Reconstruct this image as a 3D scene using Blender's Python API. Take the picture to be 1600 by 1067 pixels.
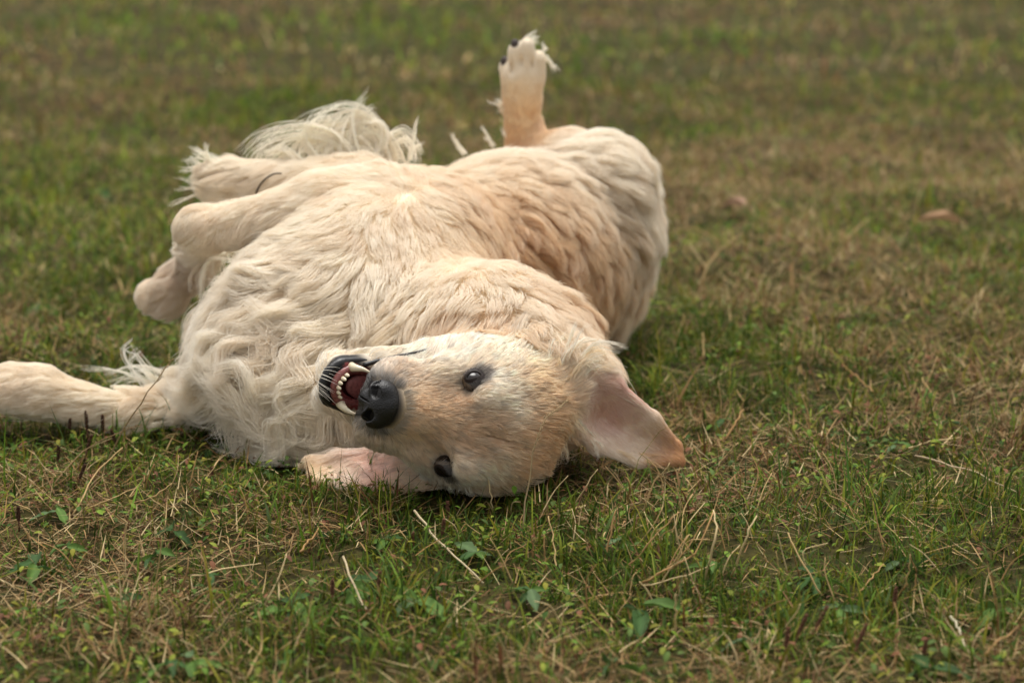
import bpy, math, random
import numpy as np
from mathutils import Vector, Matrix
from mathutils.bvhtree import BVHTree
from mathutils.kdtree import KDTree

for o in list(bpy.data.objects):
    bpy.data.objects.remove(o)
SC = bpy.context.scene
COL = SC.collection
rng = np.random.default_rng(11)
random.seed(5)

# ------------------------------------------------------------------ camera
CAM_H, PITCH, FPX = 0.90, math.radians(14.0), 85.0 / 36.0 * 1600.0
cam = bpy.data.cameras.new('camera')
cam.lens, cam.sensor_width, cam.clip_end = 85.0, 36.0, 600.0
cam.dof.use_dof, cam.dof.focus_distance, cam.dof.aperture_fstop = True, 2.86, 4.0
cam_ob = bpy.data.objects.new('camera', cam)
cam_ob.location = (0, 0, CAM_H)
cam_ob.rotation_euler = (math.radians(90) - PITCH, 0, 0)
COL.objects.link(cam_ob)
SC.camera = cam_ob

# ------------------------------------------------------------------ overcast sky and a very soft sun
SUN_EL, SUN_AZ = math.radians(74), math.radians(5)      # high above and a little behind the dog
world = bpy.data.worlds.new('World')
SC.world = world
world.use_nodes = True
wn, wl = world.node_tree.nodes, world.node_tree.links
sky = wn.new('ShaderNodeTexSky')
sky.sky_type = 'NISHITA'
sky.sun_disc = False
sky.sun_elevation, sky.sun_rotation = SUN_EL, SUN_AZ
sky.air_density, sky.dust_density, sky.ozone_density = 1.0, 4.0, 0.6
hsv = wn.new('ShaderNodeHueSaturation')
hsv.inputs['Saturation'].default_value = 0.05             # cloud cover: the blue is gone
wl.new(sky.outputs[0], hsv.inputs['Color'])
wl.new(hsv.outputs[0], wn['Background'].inputs['Color'])
wn['Background'].inputs['Strength'].default_value = 0.13
sun = bpy.data.lights.new('sun', 'SUN')
sun.energy, sun.angle, sun.color = 1.5, math.radians(45), (1.0, 0.955, 0.885)
sun_ob = bpy.data.objects.new('sun', sun)
d = Vector((math.sin(SUN_AZ) * math.cos(SUN_EL), math.cos(SUN_AZ) * math.cos(SUN_EL), math.sin(SUN_EL)))
sun_ob.rotation_euler = (-d).to_track_quat('-Z', 'Y').to_euler()
COL.objects.link(sun_ob)
SC.view_settings.view_transform = 'Standard'
SC.view_settings.look = 'None'
SC.view_settings.exposure = 0.70
SC.view_settings.gamma = 1.0
SC.render.engine = 'CYCLES'
SC.cycles_curves.shape = 'RIBBONS'
SC.cycles_curves.subdivisions = 2
SC.cycles.max_bounces = 10
SC.cycles.diffuse_bounces = 8
SC.cycles.transmission_bounces = 8
SC.cycles.use_denoising = True

# ------------------------------------------------------------------ helpers
SP, CP = math.sin(PITCH), math.cos(PITCH)


def at(px, py, Y):
    """world point seen at pixel (px, py) of the 1600 px wide photograph, Y metres away along the ground"""
    u, v = (px - 800.0) / FPX, (533.5 - py) / FPX
    t = Y / (CP + v * SP)
    return np.array([u * t, Y, CAM_H + t * (v * CP - SP)])


def ground_at(px, py):
    v = (533.5 - py) / FPX
    u = (px - 800.0) / FPX
    t = CAM_H / (SP - v * CP)
    return np.array([u * t, t * (CP + v * SP), 0.0])


def lin(c):
    c = np.asarray(c, float) / 255.0
    return np.where(c <= 0.04045, c / 12.92, ((c + 0.055) / 1.055) ** 2.4)


def tag(o, label=None, cat=None, group=None, kind=None):
    if label: o['label'] = label
    if cat: o['category'] = cat
    if group: o['group'] = group
    if kind: o['kind'] = kind
    return o


def unit(a):
    return a / np.maximum(np.linalg.norm(a, axis=-1, keepdims=True), 1e-9)


class Noise:
    """smooth noise: a sum of random plane waves"""
    def __init__(self, seed, scale, dim=3, n=14):
        r = np.random.default_rng(seed)
        k = r.normal(size=(n, dim))
        self.k = unit(k) * r.uniform(0.5, 1.6, (n, 1)) * 2 * np.pi / scale
        self.p = r.uniform(0, 6.28, n)
        self.n = n

    def __call__(self, P):
        out = np.zeros(len(P))
        for k, p in zip(self.k, self.p):
            out += np.sin(P @ k + p)
        return out / math.sqrt(self.n / 2)


def link_obj(name, data, parent=None):
    o = bpy.data.objects.new(name, data)
    COL.objects.link(o)
    if parent: o.parent = parent
    return o


def mesh_np(name, V, F, smooth=True):
    """F: (m,3) or (m,4) int array"""
    V = np.asarray(V, np.float32)
    F = np.asarray(F, np.int32)
    me = bpy.data.meshes.new(name)
    n = F.shape[1]
    me.vertices.add(len(V)); me.vertices.foreach_set('co', V.ravel())
    me.loops.add(F.size); me.loops.foreach_set('vertex_index', F.ravel())
    me.polygons.add(len(F))
    me.polygons.foreach_set('loop_start', np.arange(0, F.size, n, dtype=np.int32))
    me.update(calc_edges=True)
    me.polygons.foreach_set('use_smooth', np.full(len(F), smooth))
    return me


def point_color(me, C, name='col'):
    a = me.attributes.new(name, 'FLOAT_COLOR', 'POINT')
    c = np.ones((len(C), 4), np.float32); c[:, :3] = C
    a.data.foreach_set('color', c.ravel())


def mat_new(name):
    m = bpy.data.materials.new(name)
    m.use_nodes = True
    return m, m.node_tree.nodes, m.node_tree.links


def plain_mat(name, color, rough=0.6, spec=0.4, noise=0.0, scale=40.0, sss=0.0, bump=0.0):
    m, n, l = mat_new(name)
    b = n['Principled BSDF']
    b.inputs['Roughness'].default_value = rough
    b.inputs['Specular IOR Level'].default_value = spec
    tc = n.new('ShaderNodeTexCoord')
    t = n.new('ShaderNodeTexNoise'); t.inputs['Scale'].default_value = scale; t.inputs['Detail'].default_value = 4
    l.new(tc.outputs['Object'], t.inputs['Vector'])
    r = n.new('ShaderNodeValToRGB')
    c = np.asarray(color, float)
    r.color_ramp.elements[0].position, r.color_ramp.elements[1].position = 0.3, 0.7
    r.color_ramp.elements[0].color = (*np.clip(c * (1 - noise), 0, 1), 1)
    r.color_ramp.elements[1].color = (*np.clip(c * (1 + noise), 0, 1), 1)
    l.new(t.outputs['Fac'], r.inputs['Fac']); l.new(r.outputs['Color'], b.inputs['Base Color'])
    if bump:
        bp = n.new('ShaderNodeBump'); bp.inputs['Strength'].default_value = bump; bp.inputs['Distance'].default_value = 0.001
        l.new(t.outputs['Fac'], bp.inputs['Height']); l.new(bp.outputs['Normal'], b.inputs['Normal'])
    if sss:
        b.inputs['Subsurface Weight'].default_value = sss
        b.inputs['Subsurface Radius'].default_value = (0.004, 0.0015, 0.001)
    return m


def attr_mat(name, rough=0.6, trans=0.35, spec=0.25):
    """leaf-like material: colour from the 'col' attribute, some light passes through"""
    m, n, l = mat_new(name)
    b = n['Principled BSDF']
    b.inputs['Roughness'].default_value = rough
    b.inputs['Specular IOR Level'].default_value = spec
    a = n.new('ShaderNodeAttribute'); a.attribute_name = 'col'
    t = n.new('ShaderNodeBsdfTranslucent')
    mx = n.new('ShaderNodeMixShader'); mx.inputs[0].default_value = trans
    l.new(a.outputs['Color'], b.inputs['Base Color']); l.new(a.outputs['Color'], t.inputs['Color'])
    l.new(b.outputs[0], mx.inputs[1]); l.new(t.outputs[0], mx.inputs[2])
    l.new(mx.outputs[0], n['Material Output'].inputs['Surface'])
    return m


def tube_mesh(name, pts, radii, n=8, cap=True):
    pts = np.asarray(pts, float); radii = np.asarray(radii, float)
    T = unit(np.gradient(pts, axis=0))
    up = np.array([0.0, 0, 1.0]) if abs(T[0, 2]) < 0.9 else np.array([1.0, 0, 0])
    V = []
    for p, t, r in zip(pts, T, radii):
        a = unit(np.cross(t, up)); b = np.cross(t, a)
        for i in range(n):
            q = 2 * math.pi * i / n
            V.append(p + r * (math.cos(q) * a + math.sin(q) * b))
    m = len(pts)
    F = [[j * n + i, j * n + (i + 1) % n, (j + 1) * n + (i + 1) % n, (j + 1) * n + i] for j in range(m - 1) for i in range(n)]
    me = bpy.data.meshes.new(name)
    F += [list(range(n))[::-1], list(range((m - 1) * n, m * n))] if cap else []
    me.from_pydata([tuple(v) for v in V], [], F)
    me.polygons.foreach_set('use_smooth', np.full(len(me.polygons), True))
    return me


def spline(P, n):
    """Catmull-Rom through the control points"""
    P = np.asarray(P, float)
    Q = np.vstack([2 * P[0] - P[1], P, 2 * P[-1] - P[-2]])
    t = np.linspace(0, len(P) - 1 - 1e-6, n)
    i = t.astype(int); f = (t - i)[:, None]
    a, b, c, e = Q[i], Q[i + 1], Q[i + 2], Q[i + 3]
    return 0.5 * (2 * b + (c - a) * f + (2 * a - 5 * b + 4 * c - e) * f ** 2 + (3 * b - a - 3 * c + e) * f ** 3)

# ================================================================== THE DOG: one continuous body from a distance field
H = 0.004
LO = np.array([-0.86, 2.56, -0.03]); HI = np.array([0.32, 3.95, 0.60])
DIM = np.ceil((HI - LO) / H).astype(int)
FIELD = np.full(DIM, 0.06, np.float32)
AX = [LO[i] + H * np.arange(DIM[i]) for i in range(3)]


def block(lo, hi):
    a = np.clip(((lo - LO) / H).astype(int), 0, DIM); b = np.clip(((hi - LO) / H).astype(int) + 2, 0, DIM)
    sl = tuple(slice(a[i], b[i]) for i in range(3))
    P = np.stack(np.meshgrid(AX[0][sl[0]], AX[1][sl[1]], AX[2][sl[2]], indexing='ij'), -1).astype(np.float32)
    return sl, P


def merge(sl, d, k):
    a = FIELD[sl]
    if k >= 0:
        h = np.maximum(k - np.abs(a - d), 0) / max(k, 1e-6)
        FIELD[sl] = np.minimum(a, d) - h * h * k * 0.25
    else:                                                   # carve
        k = -k; d = -d
        h = np.maximum(k - np.abs(a - d), 0) / k
        FIELD[sl] = np.maximum(a, d) + h * h * k * 0.25


MARG = 0.05


def cap(a, b, ra, rb, k=0.03):
    a, b = np.asarray(a, np.float32), np.asarray(b, np.float32)
    r = max(ra, rb) + k + MARG
    sl, P = block(np.minimum(a, b) - r, np.maximum(a, b) + r)
    ba = b - a
    t = np.clip(((P - a) @ ba) / max(ba @ ba, 1e-9), 0, 1)
    d = np.linalg.norm(P - a - t[..., None] * ba, axis=-1) - (ra + (rb - ra) * t)
    merge(sl, d, k)


def chain(pts, k=0.03):
    for (a, ra), (b, rb) in zip(pts[:-1], pts[1:]):
        cap(a, b, ra, rb, k)


def ell(c, r, M=None, k=0.03):
    """ellipsoid; the columns of M are its axes"""
    c = np.asarray(c, np.float32); r = np.asarray(r, np.float32)
    m = float(r.max()) + abs(k) + MARG
    sl, P = block(c - m, c + m)
    q = P - c
    if M is not None: q = q @ np.asarray(M, np.float32)
    k0 = np.linalg.norm(q / r, axis=-1); k1 = np.linalg.norm(q / (r * r), axis=-1)
    merge(sl, k0 * (k0 - 1) / np.maximum(k1, 1e-6), k)


def tri(a, b, c, r, k=0.01):
    """thick triangle"""
    a, b, c = (np.asarray(v, np.float32) for v in (a, b, c))
    m = r + k + MARG
    sl, P = block(np.minimum(np.minimum(a, b), c) - m, np.maximum(np.maximum(a, b), c) + m)
    n = np.cross(b - a, c - a); n /= np.linalg.norm(n)
    inside = np.ones(P.shape[:3], bool); dd = np.full(P.shape[:3], 9.0, np.float32)
    for p, q in ((a, b), (b, c), (c, a)):
        e = q - p
        inside &= ((P - p) @ np.cross(n, e)) >= 0
        t = np.clip(((P - p) @ e) / (e @ e), 0, 1)
        dd = np.minimum(dd, np.linalg.norm(P - p - t[..., None] * e, axis=-1))
    d = np.where(inside, np.abs((P - a) @ n), dd) - r
    merge(sl, d, k)


def frame(xa, up=(0, 0, 1)):
    xa = unit(np.asarray(xa, float)); y = unit(np.cross(up, xa)); return np.stack([xa, y, np.cross(xa, y)], 1)


# --- torso, lying on its back; the spine runs away from the camera to the right
chest_c, belly_c, hip_c = at(592, 472, 3.22), at(795, 405, 3.46), at(880, 396, 3.64)
AXIS = hip_c - chest_c; AXIS[2] = 0
TF = frame(AXIS)
ell(chest_c, (0.215, 0.170, 0.158), TF)
ell(at(482, 510, 3.17), (0.10, 0.105, 0.095), TF, 0.05)             # breast bone side, toward the fore legs
ell(at(610, 365, 3.26), (0.15, 0.13, 0.075), TF, 0.05)
ell(belly_c, (0.20, 0.150, 0.152), TF, 0.022)
ell(at(868, 422, 3.54), (0.11, 0.105, 0.118), TF, 0.03)
ell(hip_c, (0.13, 0.115, 0.14), TF, 0.05)
# --- hind leg: thigh, knee, shank across, hock and the foot pointing up
chain([(at(910, 420, 3.60), 0.076), (at(928, 362, 3.54), 0.080), (at(928, 298, 3.53), 0.075)], 0.012)
chain([(at(928, 294, 3.53), 0.072), (at(880, 256, 3.57), 0.048), (at(828, 235, 3.62), 0.032)], 0.012)
chain([(at(822, 235, 3.62), 0.029), (at(818, 195, 3.62), 0.0255), (at(816, 150, 3.61), 0.0275)], 0.015)
chain([(at(816, 150, 3.61), 0.0275), (at(814, 118, 3.60), 0.030)], 0.01)
for tx, ty, bx, by, ty_y in ((792, 104, 798, 130, 3.61), (806, 80, 808, 120, 3.59), (823, 72, 822, 118, 3.585), (841, 92, 837, 126, 3.60)):
    cap(at(bx, by, ty_y), at(tx, ty, ty_y - 0.004), 0.0140, 0.0120, 0.003)
for cx, cy in ((800, 106), (815, 96), (831, 100)):
    ell(at(cx, cy, 3.575), (0.0022, 0.012, 0.012), None, -0.003)
# --- the other hind leg, folded on the far side
chain([(at(800, 400, 3.75), 0.085), (at(740, 330, 3.80), 0.065), (at(700, 400, 3.80), 0.035), (at(660, 460, 3.78), 0.028)], 0.03)
# --- neck and throat
chain([(at(660, 560, 3.10), 0.125), (at(760, 560, 3.02), 0.105), (at(838, 612, 2.93), 0.085)], 0.05)
chain([(at(600, 505, 3.06), 0.045), (at(720, 495, 3.025), 0.046), (at(850, 525, 3.00), 0.045)], 0.02)   # fold of skin
ell(at(462, 560, 3.12), (0.115, 0.10, 0.095), TF, 0.05)            # shoulder under the ruff
ell(at(520, 610, 3.06), (0.10, 0.09, 0.085), TF, 0.05)
# --- fore leg stretched out along the ground
chain([(at(395, 605, 3.15), 0.055), (at(305, 636, 3.15), 0.031), (at(205, 648, 3.12), 0.0245), (at(120, 634, 3.11), 0.0245), (at(62, 616, 3.10), 0.031), (at(20, 609, 3.10), 0.033)], 0.02)
for i, (tx, ty, yy) in enumerate(((-18, 588, 3.13), (-30, 600, 3.11), (-32, 614, 3.09), (-20, 626, 3.07))):
    cap(at(12, 604 + i * 4, 3.115 - i * 0.01), at(tx, ty, yy), 0.018, 0.015, 0.008)
# --- fore leg folded in the air: arm, bent wrist, hanging foot
chain([(at(590, 318, 3.24), 0.050), (at(500, 318, 3.21), 0.040), (at(430, 336, 3.19), 0.0275), (at(350, 352, 3.17), 0.0250), (at(307, 356, 3.16), 0.0290)], 0.008)
chain([(at(318, 366, 3.24), 0.022), (at(305, 420, 3.34), 0.021), (at(265, 452, 3.34), 0.024)], 0.010)
for i, (tx, ty) in enumerate(((232, 452), (228, 462), (240, 474), (258, 482))):
    cap(at(266 + i * 3, 452 + i * 4, 3.365 - i * 0.008), at(tx, ty, 3.365 - i * 0.01), 0.014, 0.012, 0.008)
chain([(at(560, 305, 3.34), 0.055), (at(420, 294, 3.36), 0.031), (at(365, 286, 3.36), 0.023), (at(340, 284, 3.36), 0.017)], 0.010)
# --- head
HS = 1.27
C2W = np.array([[1, 0, 0], [0, SP, CP], [0, -CP, SP]]).T             # camera right / up / toward -> world
l_ = unit(np.array([0.31, 0.94, 0.15])); f_ = np.array([-0.72, 0.12, 0.68]); f_ = unit(f_ - (f_ @ l_) * l_)
HR = C2W @ np.stack([l_, f_, np.cross(l_, f_)], 1)                  # columns: side, forward, top of the head
HC = at(724, 664, 2.765)


def hw(p):
    return HC + HS * (HR @ np.asarray(p, float))


def hell(c, r, k=0.02, rx=0.0):
    M = HR
    if rx: M = HR @ np.array(Matrix.Rotation(rx, 3, 'X'))
    ell(hw(c), np.array(r) * HS, M, k * HS if k > 0 else k)


def hcap(a, b, ra, rb, k=0.015):
    cap(hw(a), hw(b), ra * HS, rb * HS, k * HS)


hell((0, -0.058, -0.014), (0.066, 0.066, 0.048))
hell((0, -0.020, -0.006), (0.046, 0.034, 0.025))
for s in (1, -1):
    hell((s * 0.032, -0.014, 0.005), (0.018, 0.024, 0.0190), 0.007)
    hell((s * 0.040, -0.045, -0.045), (0.032, 0.050, 0.042))
    hell((s * 0.034, 0.006, -0.034), (0.020, 0.030, 0.020), 0.015)
hcap((0, -0.005, -0.034), (0, 0.048, -0.040), 0.038, 0.0295)
for s in (1, -1):
    hell((s * (0.0200 if s > 0 else 0.0250), 0.046, -0.049), (0.0215, 0.034, 0.0200), 0.010)
hell((0, 0.069, -0.038), (0.021, 0.018, 0.021), 0.01)
hcap((0, 0.002, -0.010), (0, 0.060, -0.024), 0.0165, 0.0135, 0.008)   # bridge of the nose
for s in (1, -1):                                                    # lower jaw
    hcap((s * 0.030, -0.020, -0.078), (s * 0.014, 0.080, -0.096), 0.023, 0.012)
hcap((-0.012, 0.088, -0.096), (0.012, 0.088, -0.096), 0.012, 0.012, 0.008)
hell((0, -0.055, -0.085), (0.050, 0.055, 0.040))
hell((0, 0.032, -0.104), (0.022, 0.060, 0.012), 0.010)               # floor of the mouth
hell((0, 0.034, -0.076), (0.020, 0.052, 0.014), -0.006)              # mouth
hell((0, 0.054, -0.090), (0.0135, 0.031, 0.010), -0.005)
for s in (1, -1):
    hell((s * 0.039, 0.014, -0.002), (0.014, 0.016, 0.012), -0.010)  # hollow before the eye
    hell((s * 0.050, -0.060, 0.034), (0.014, 0.025, 0.010), -0.014)  # temple
hell((0, -0.010, 0.034), (0.0035, 0.040, 0.014), -0.010)             # furrow between the brows
# --- ears: the upper one flopped open on the grass, the lower one pressed flat under the cheek
E_ = [at(893, 572, 2.88), at(880, 650, 2.86), at(962, 600, 2.88), at(930, 698, 2.875), at(1022, 652, 2.90), at(995, 724, 2.89), at(1056, 696, 2.915), at(1060, 720, 2.905)]
M_ = [at(925, 648, 2.918), at(988, 678, 2.918)]
for a, b, c in ((0, 2, 'm'), (0, 'm', 1), (1, 'm', 3), (2, 4, 'n'), (2, 'n', 'm'), ('m', 'n', 3), (3, 'n', 5), (4, 6, 'n'), ('n', 6, 7), ('n', 7, 5)):
    g = lambda q: M_[0] if q == 'm' else M_[1] if q == 'n' else E_[q]
    tri(g(a), g(b), g(c), 0.0065, 0.008)
cap(at(862, 600, 2.89), at(905, 610, 2.89), 0.035, 0.018, 0.02)
L_ = [at(715, 705, 2.89), at(725, 752, 2.85), at(615, 702, 2.89), at(620, 768, 2.83), at(530, 714, 2.89), at(535, 764, 2.845), at(483, 722, 2.89), at(487, 750, 2.86)]
for a, b, c in ((0, 1, 2), (1, 3, 2), (2, 3, 4), (3, 5, 4), (4, 5, 6), (5, 7, 6)):
    tri(L_[a], L_[b], L_[c], 0.0048, 0.008)


def surface_nets(f):
    """zero surface of FIELD as a quad mesh"""
    s = f < 0
    n = f.shape
    c = np.zeros((n[0] - 1, n[1] - 1, n[2] - 1), np.uint8)
    for i in (0, 1):
        for j in (0, 1):
            for k in (0, 1):
                c += s[i:n[0] - 1 + i, j:n[1] - 1 + j, k:n[2] - 1 + k]
    cells = np.argwhere((c > 0) & (c < 8))
    idx = np.full(c.shape, -1, np.int32); idx[tuple(cells.T)] = np.arange(len(cells))
    acc = np.zeros((len(cells), 3)); cnt = np.zeros(len(cells))
    corners = [np.array(v) for v in np.ndindex(2, 2, 2)]
    val = {tuple(v): f[tuple((cells + v).T)] for v in corners}
    for a in corners:
        for ax in range(3):
            if a[ax]: continue
            b = a.copy(); b[ax] = 1
            va, vb = val[tuple(a)], val[tuple(b)]
            m = (va < 0) != (vb < 0)
            t = np.where(m, va / np.where(m, va - vb, 1), 0)
            p = a + t[:, None] * (b - a)
            acc[m] += p[m]; cnt[m] += 1
    V = (cells + acc / cnt[:, None]) * H + LO
    Fs = []
    for ax in range(3):
        sa = [slice(1, -1)] * 3; sb = [slice(1, -1)] * 3
        sa[ax] = slice(0, -1); sb[ax] = slice(1, None)
        ia, ib = s[tuple(sa)], s[tuple(sb)]
        e = np.argwhere(ia != ib)
        inside_first = ia[tuple(e.T)]
        off = np.array([1, 1, 1]); off[ax] = 0
        e = e + off
        u, v = (ax + 1) % 3, (ax + 2) % 3
        du = np.zeros(3, int); du[u] = 1; dv = np.zeros(3, int); dv[v] = 1
        q = np.stack([idx[tuple((e - du - dv).T)], idx[tuple((e - dv).T)], idx[tuple(e.T)], idx[tuple((e - du).T)]], 1)
        q[~inside_first] = q[~inside_first][:, ::-1]
        Fs.append(q)
    return V, np.concatenate(Fs)


def sdf(P):
    """trilinear sample of FIELD with its gradient"""
    g = (P - LO) / H
    i = np.clip(np.floor(g).astype(int), 0, DIM - 2)
    t = np.clip(g - i, 0, 1)
    c = [[[FIELD[i[:, 0] + a, i[:, 1] + b, i[:, 2] + e] for e in (0, 1)] for b in (0, 1)] for a in (0, 1)]
    tx, ty, tz = t.T
    lx = lambda q, w: q[0] * (1 - w) + q[1] * w
    yz = [[lx([c[0][b][e], c[1][b][e]], tx) for e in (0, 1)] for b in (0, 1)]
    z = [lx([yz[0][e], yz[1][e]], ty) for e in (0, 1)]
    return lx(z, tz)


def grad(P, h=0.006):
    return unit(np.stack([sdf(P + v) - sdf(P - v) for v in np.eye(3) * h], 1))


BV, BF = surface_nets(FIELD)
for it in range(3):                                         # relax, then pull back to the surface
    acc = np.zeros_like(BV); cnt = np.zeros(len(BV))
    for i in range(4):
        a, b = BF[:, i], BF[:, (i + 1) % 4]
        for ax in range(3):
            acc[:, ax] += np.bincount(a, BV[b, ax], len(BV)) + np.bincount(b, BV[a, ax], len(BV))
        cnt += np.bincount(a, minlength=len(BV)) + np.bincount(b, minlength=len(BV))
    BV = BV * 0.5 + 0.5 * acc / cnt[:, None]
BODY = dict(F=FIELD, LO=LO, H=H, DIM=DIM, AX=AX)


def use_grid(lo, hi, h):
    global FIELD, LO, H, DIM, AX, MARG
    LO, H = np.asarray(lo, float), h
    DIM = np.ceil((np.asarray(hi) - LO) / h).astype(int)
    FIELD = np.full(DIM, 0.06, np.float32)
    AX = [LO[i] + H * np.arange(DIM[i]) for i in range(3)]


def use_body():
    global FIELD, LO, H, DIM, AX
    FIELD, LO, H, DIM, AX = BODY['F'], BODY['LO'], BODY['H'], BODY['DIM'], BODY['AX']


def head_local(P):
    return ((P - HC) @ HR) / HS


# ------------------------------------------------------------------ groom: what the coat does where
CREAM, PALE, GOLD, TAN, WHITE, RUST, PINK, GREY = (lin(c) for c in (
    (252, 244, 228), (253, 246, 232), (248, 229, 197), (237, 205, 160), (254, 249, 239), (216, 170, 122), (248, 233, 220), (238, 226, 210)))
ROSE = lin((238, 208, 198))
FACE_TAN, FACE_BROWN = lin((244, 222, 188)), lin((218, 182, 140))
G = []      # pos, dir, length, wave, lift, clump, colour, sigma, gain
MEBV = BVHTree.FromPolygons([tuple(v) for v in BV], BF.tolist())
EYE = Vector((0, 0, CAM_H))


def hit(px, py):
    r = Vector(at(px, py, 3.0)) - EYE
    h = MEBV.ray_cast(EYE, r.normalized())
    return None if h[0] is None else np.array(h[0])


def groom(px, py, dx, dy, length, wave, lift, clump, col, sig=0.055, gain=1.0):
    if gain < 1.5 or gain == 2.5: length *= 1.0 + 0.9 * min(1, max(0, (length - .024) / .03)); lift *= 1.4
    p = hit(px, py)
    if p is None: return
    v = C2W @ np.array([dx, -dy, 0.0])
    G.append((p, unit(v), length, wave, lift, clump, col, sig, gain))


def hgroom(q, v, length, col, lift=0.42, sig=0.015, wave=0.15, clump=0.55, gain=6.0):
    G.append((hw(q), unit(HR @ np.array(v, float)), length * 1.75, wave, lift, clump, col, sig * HS, gain))


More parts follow.
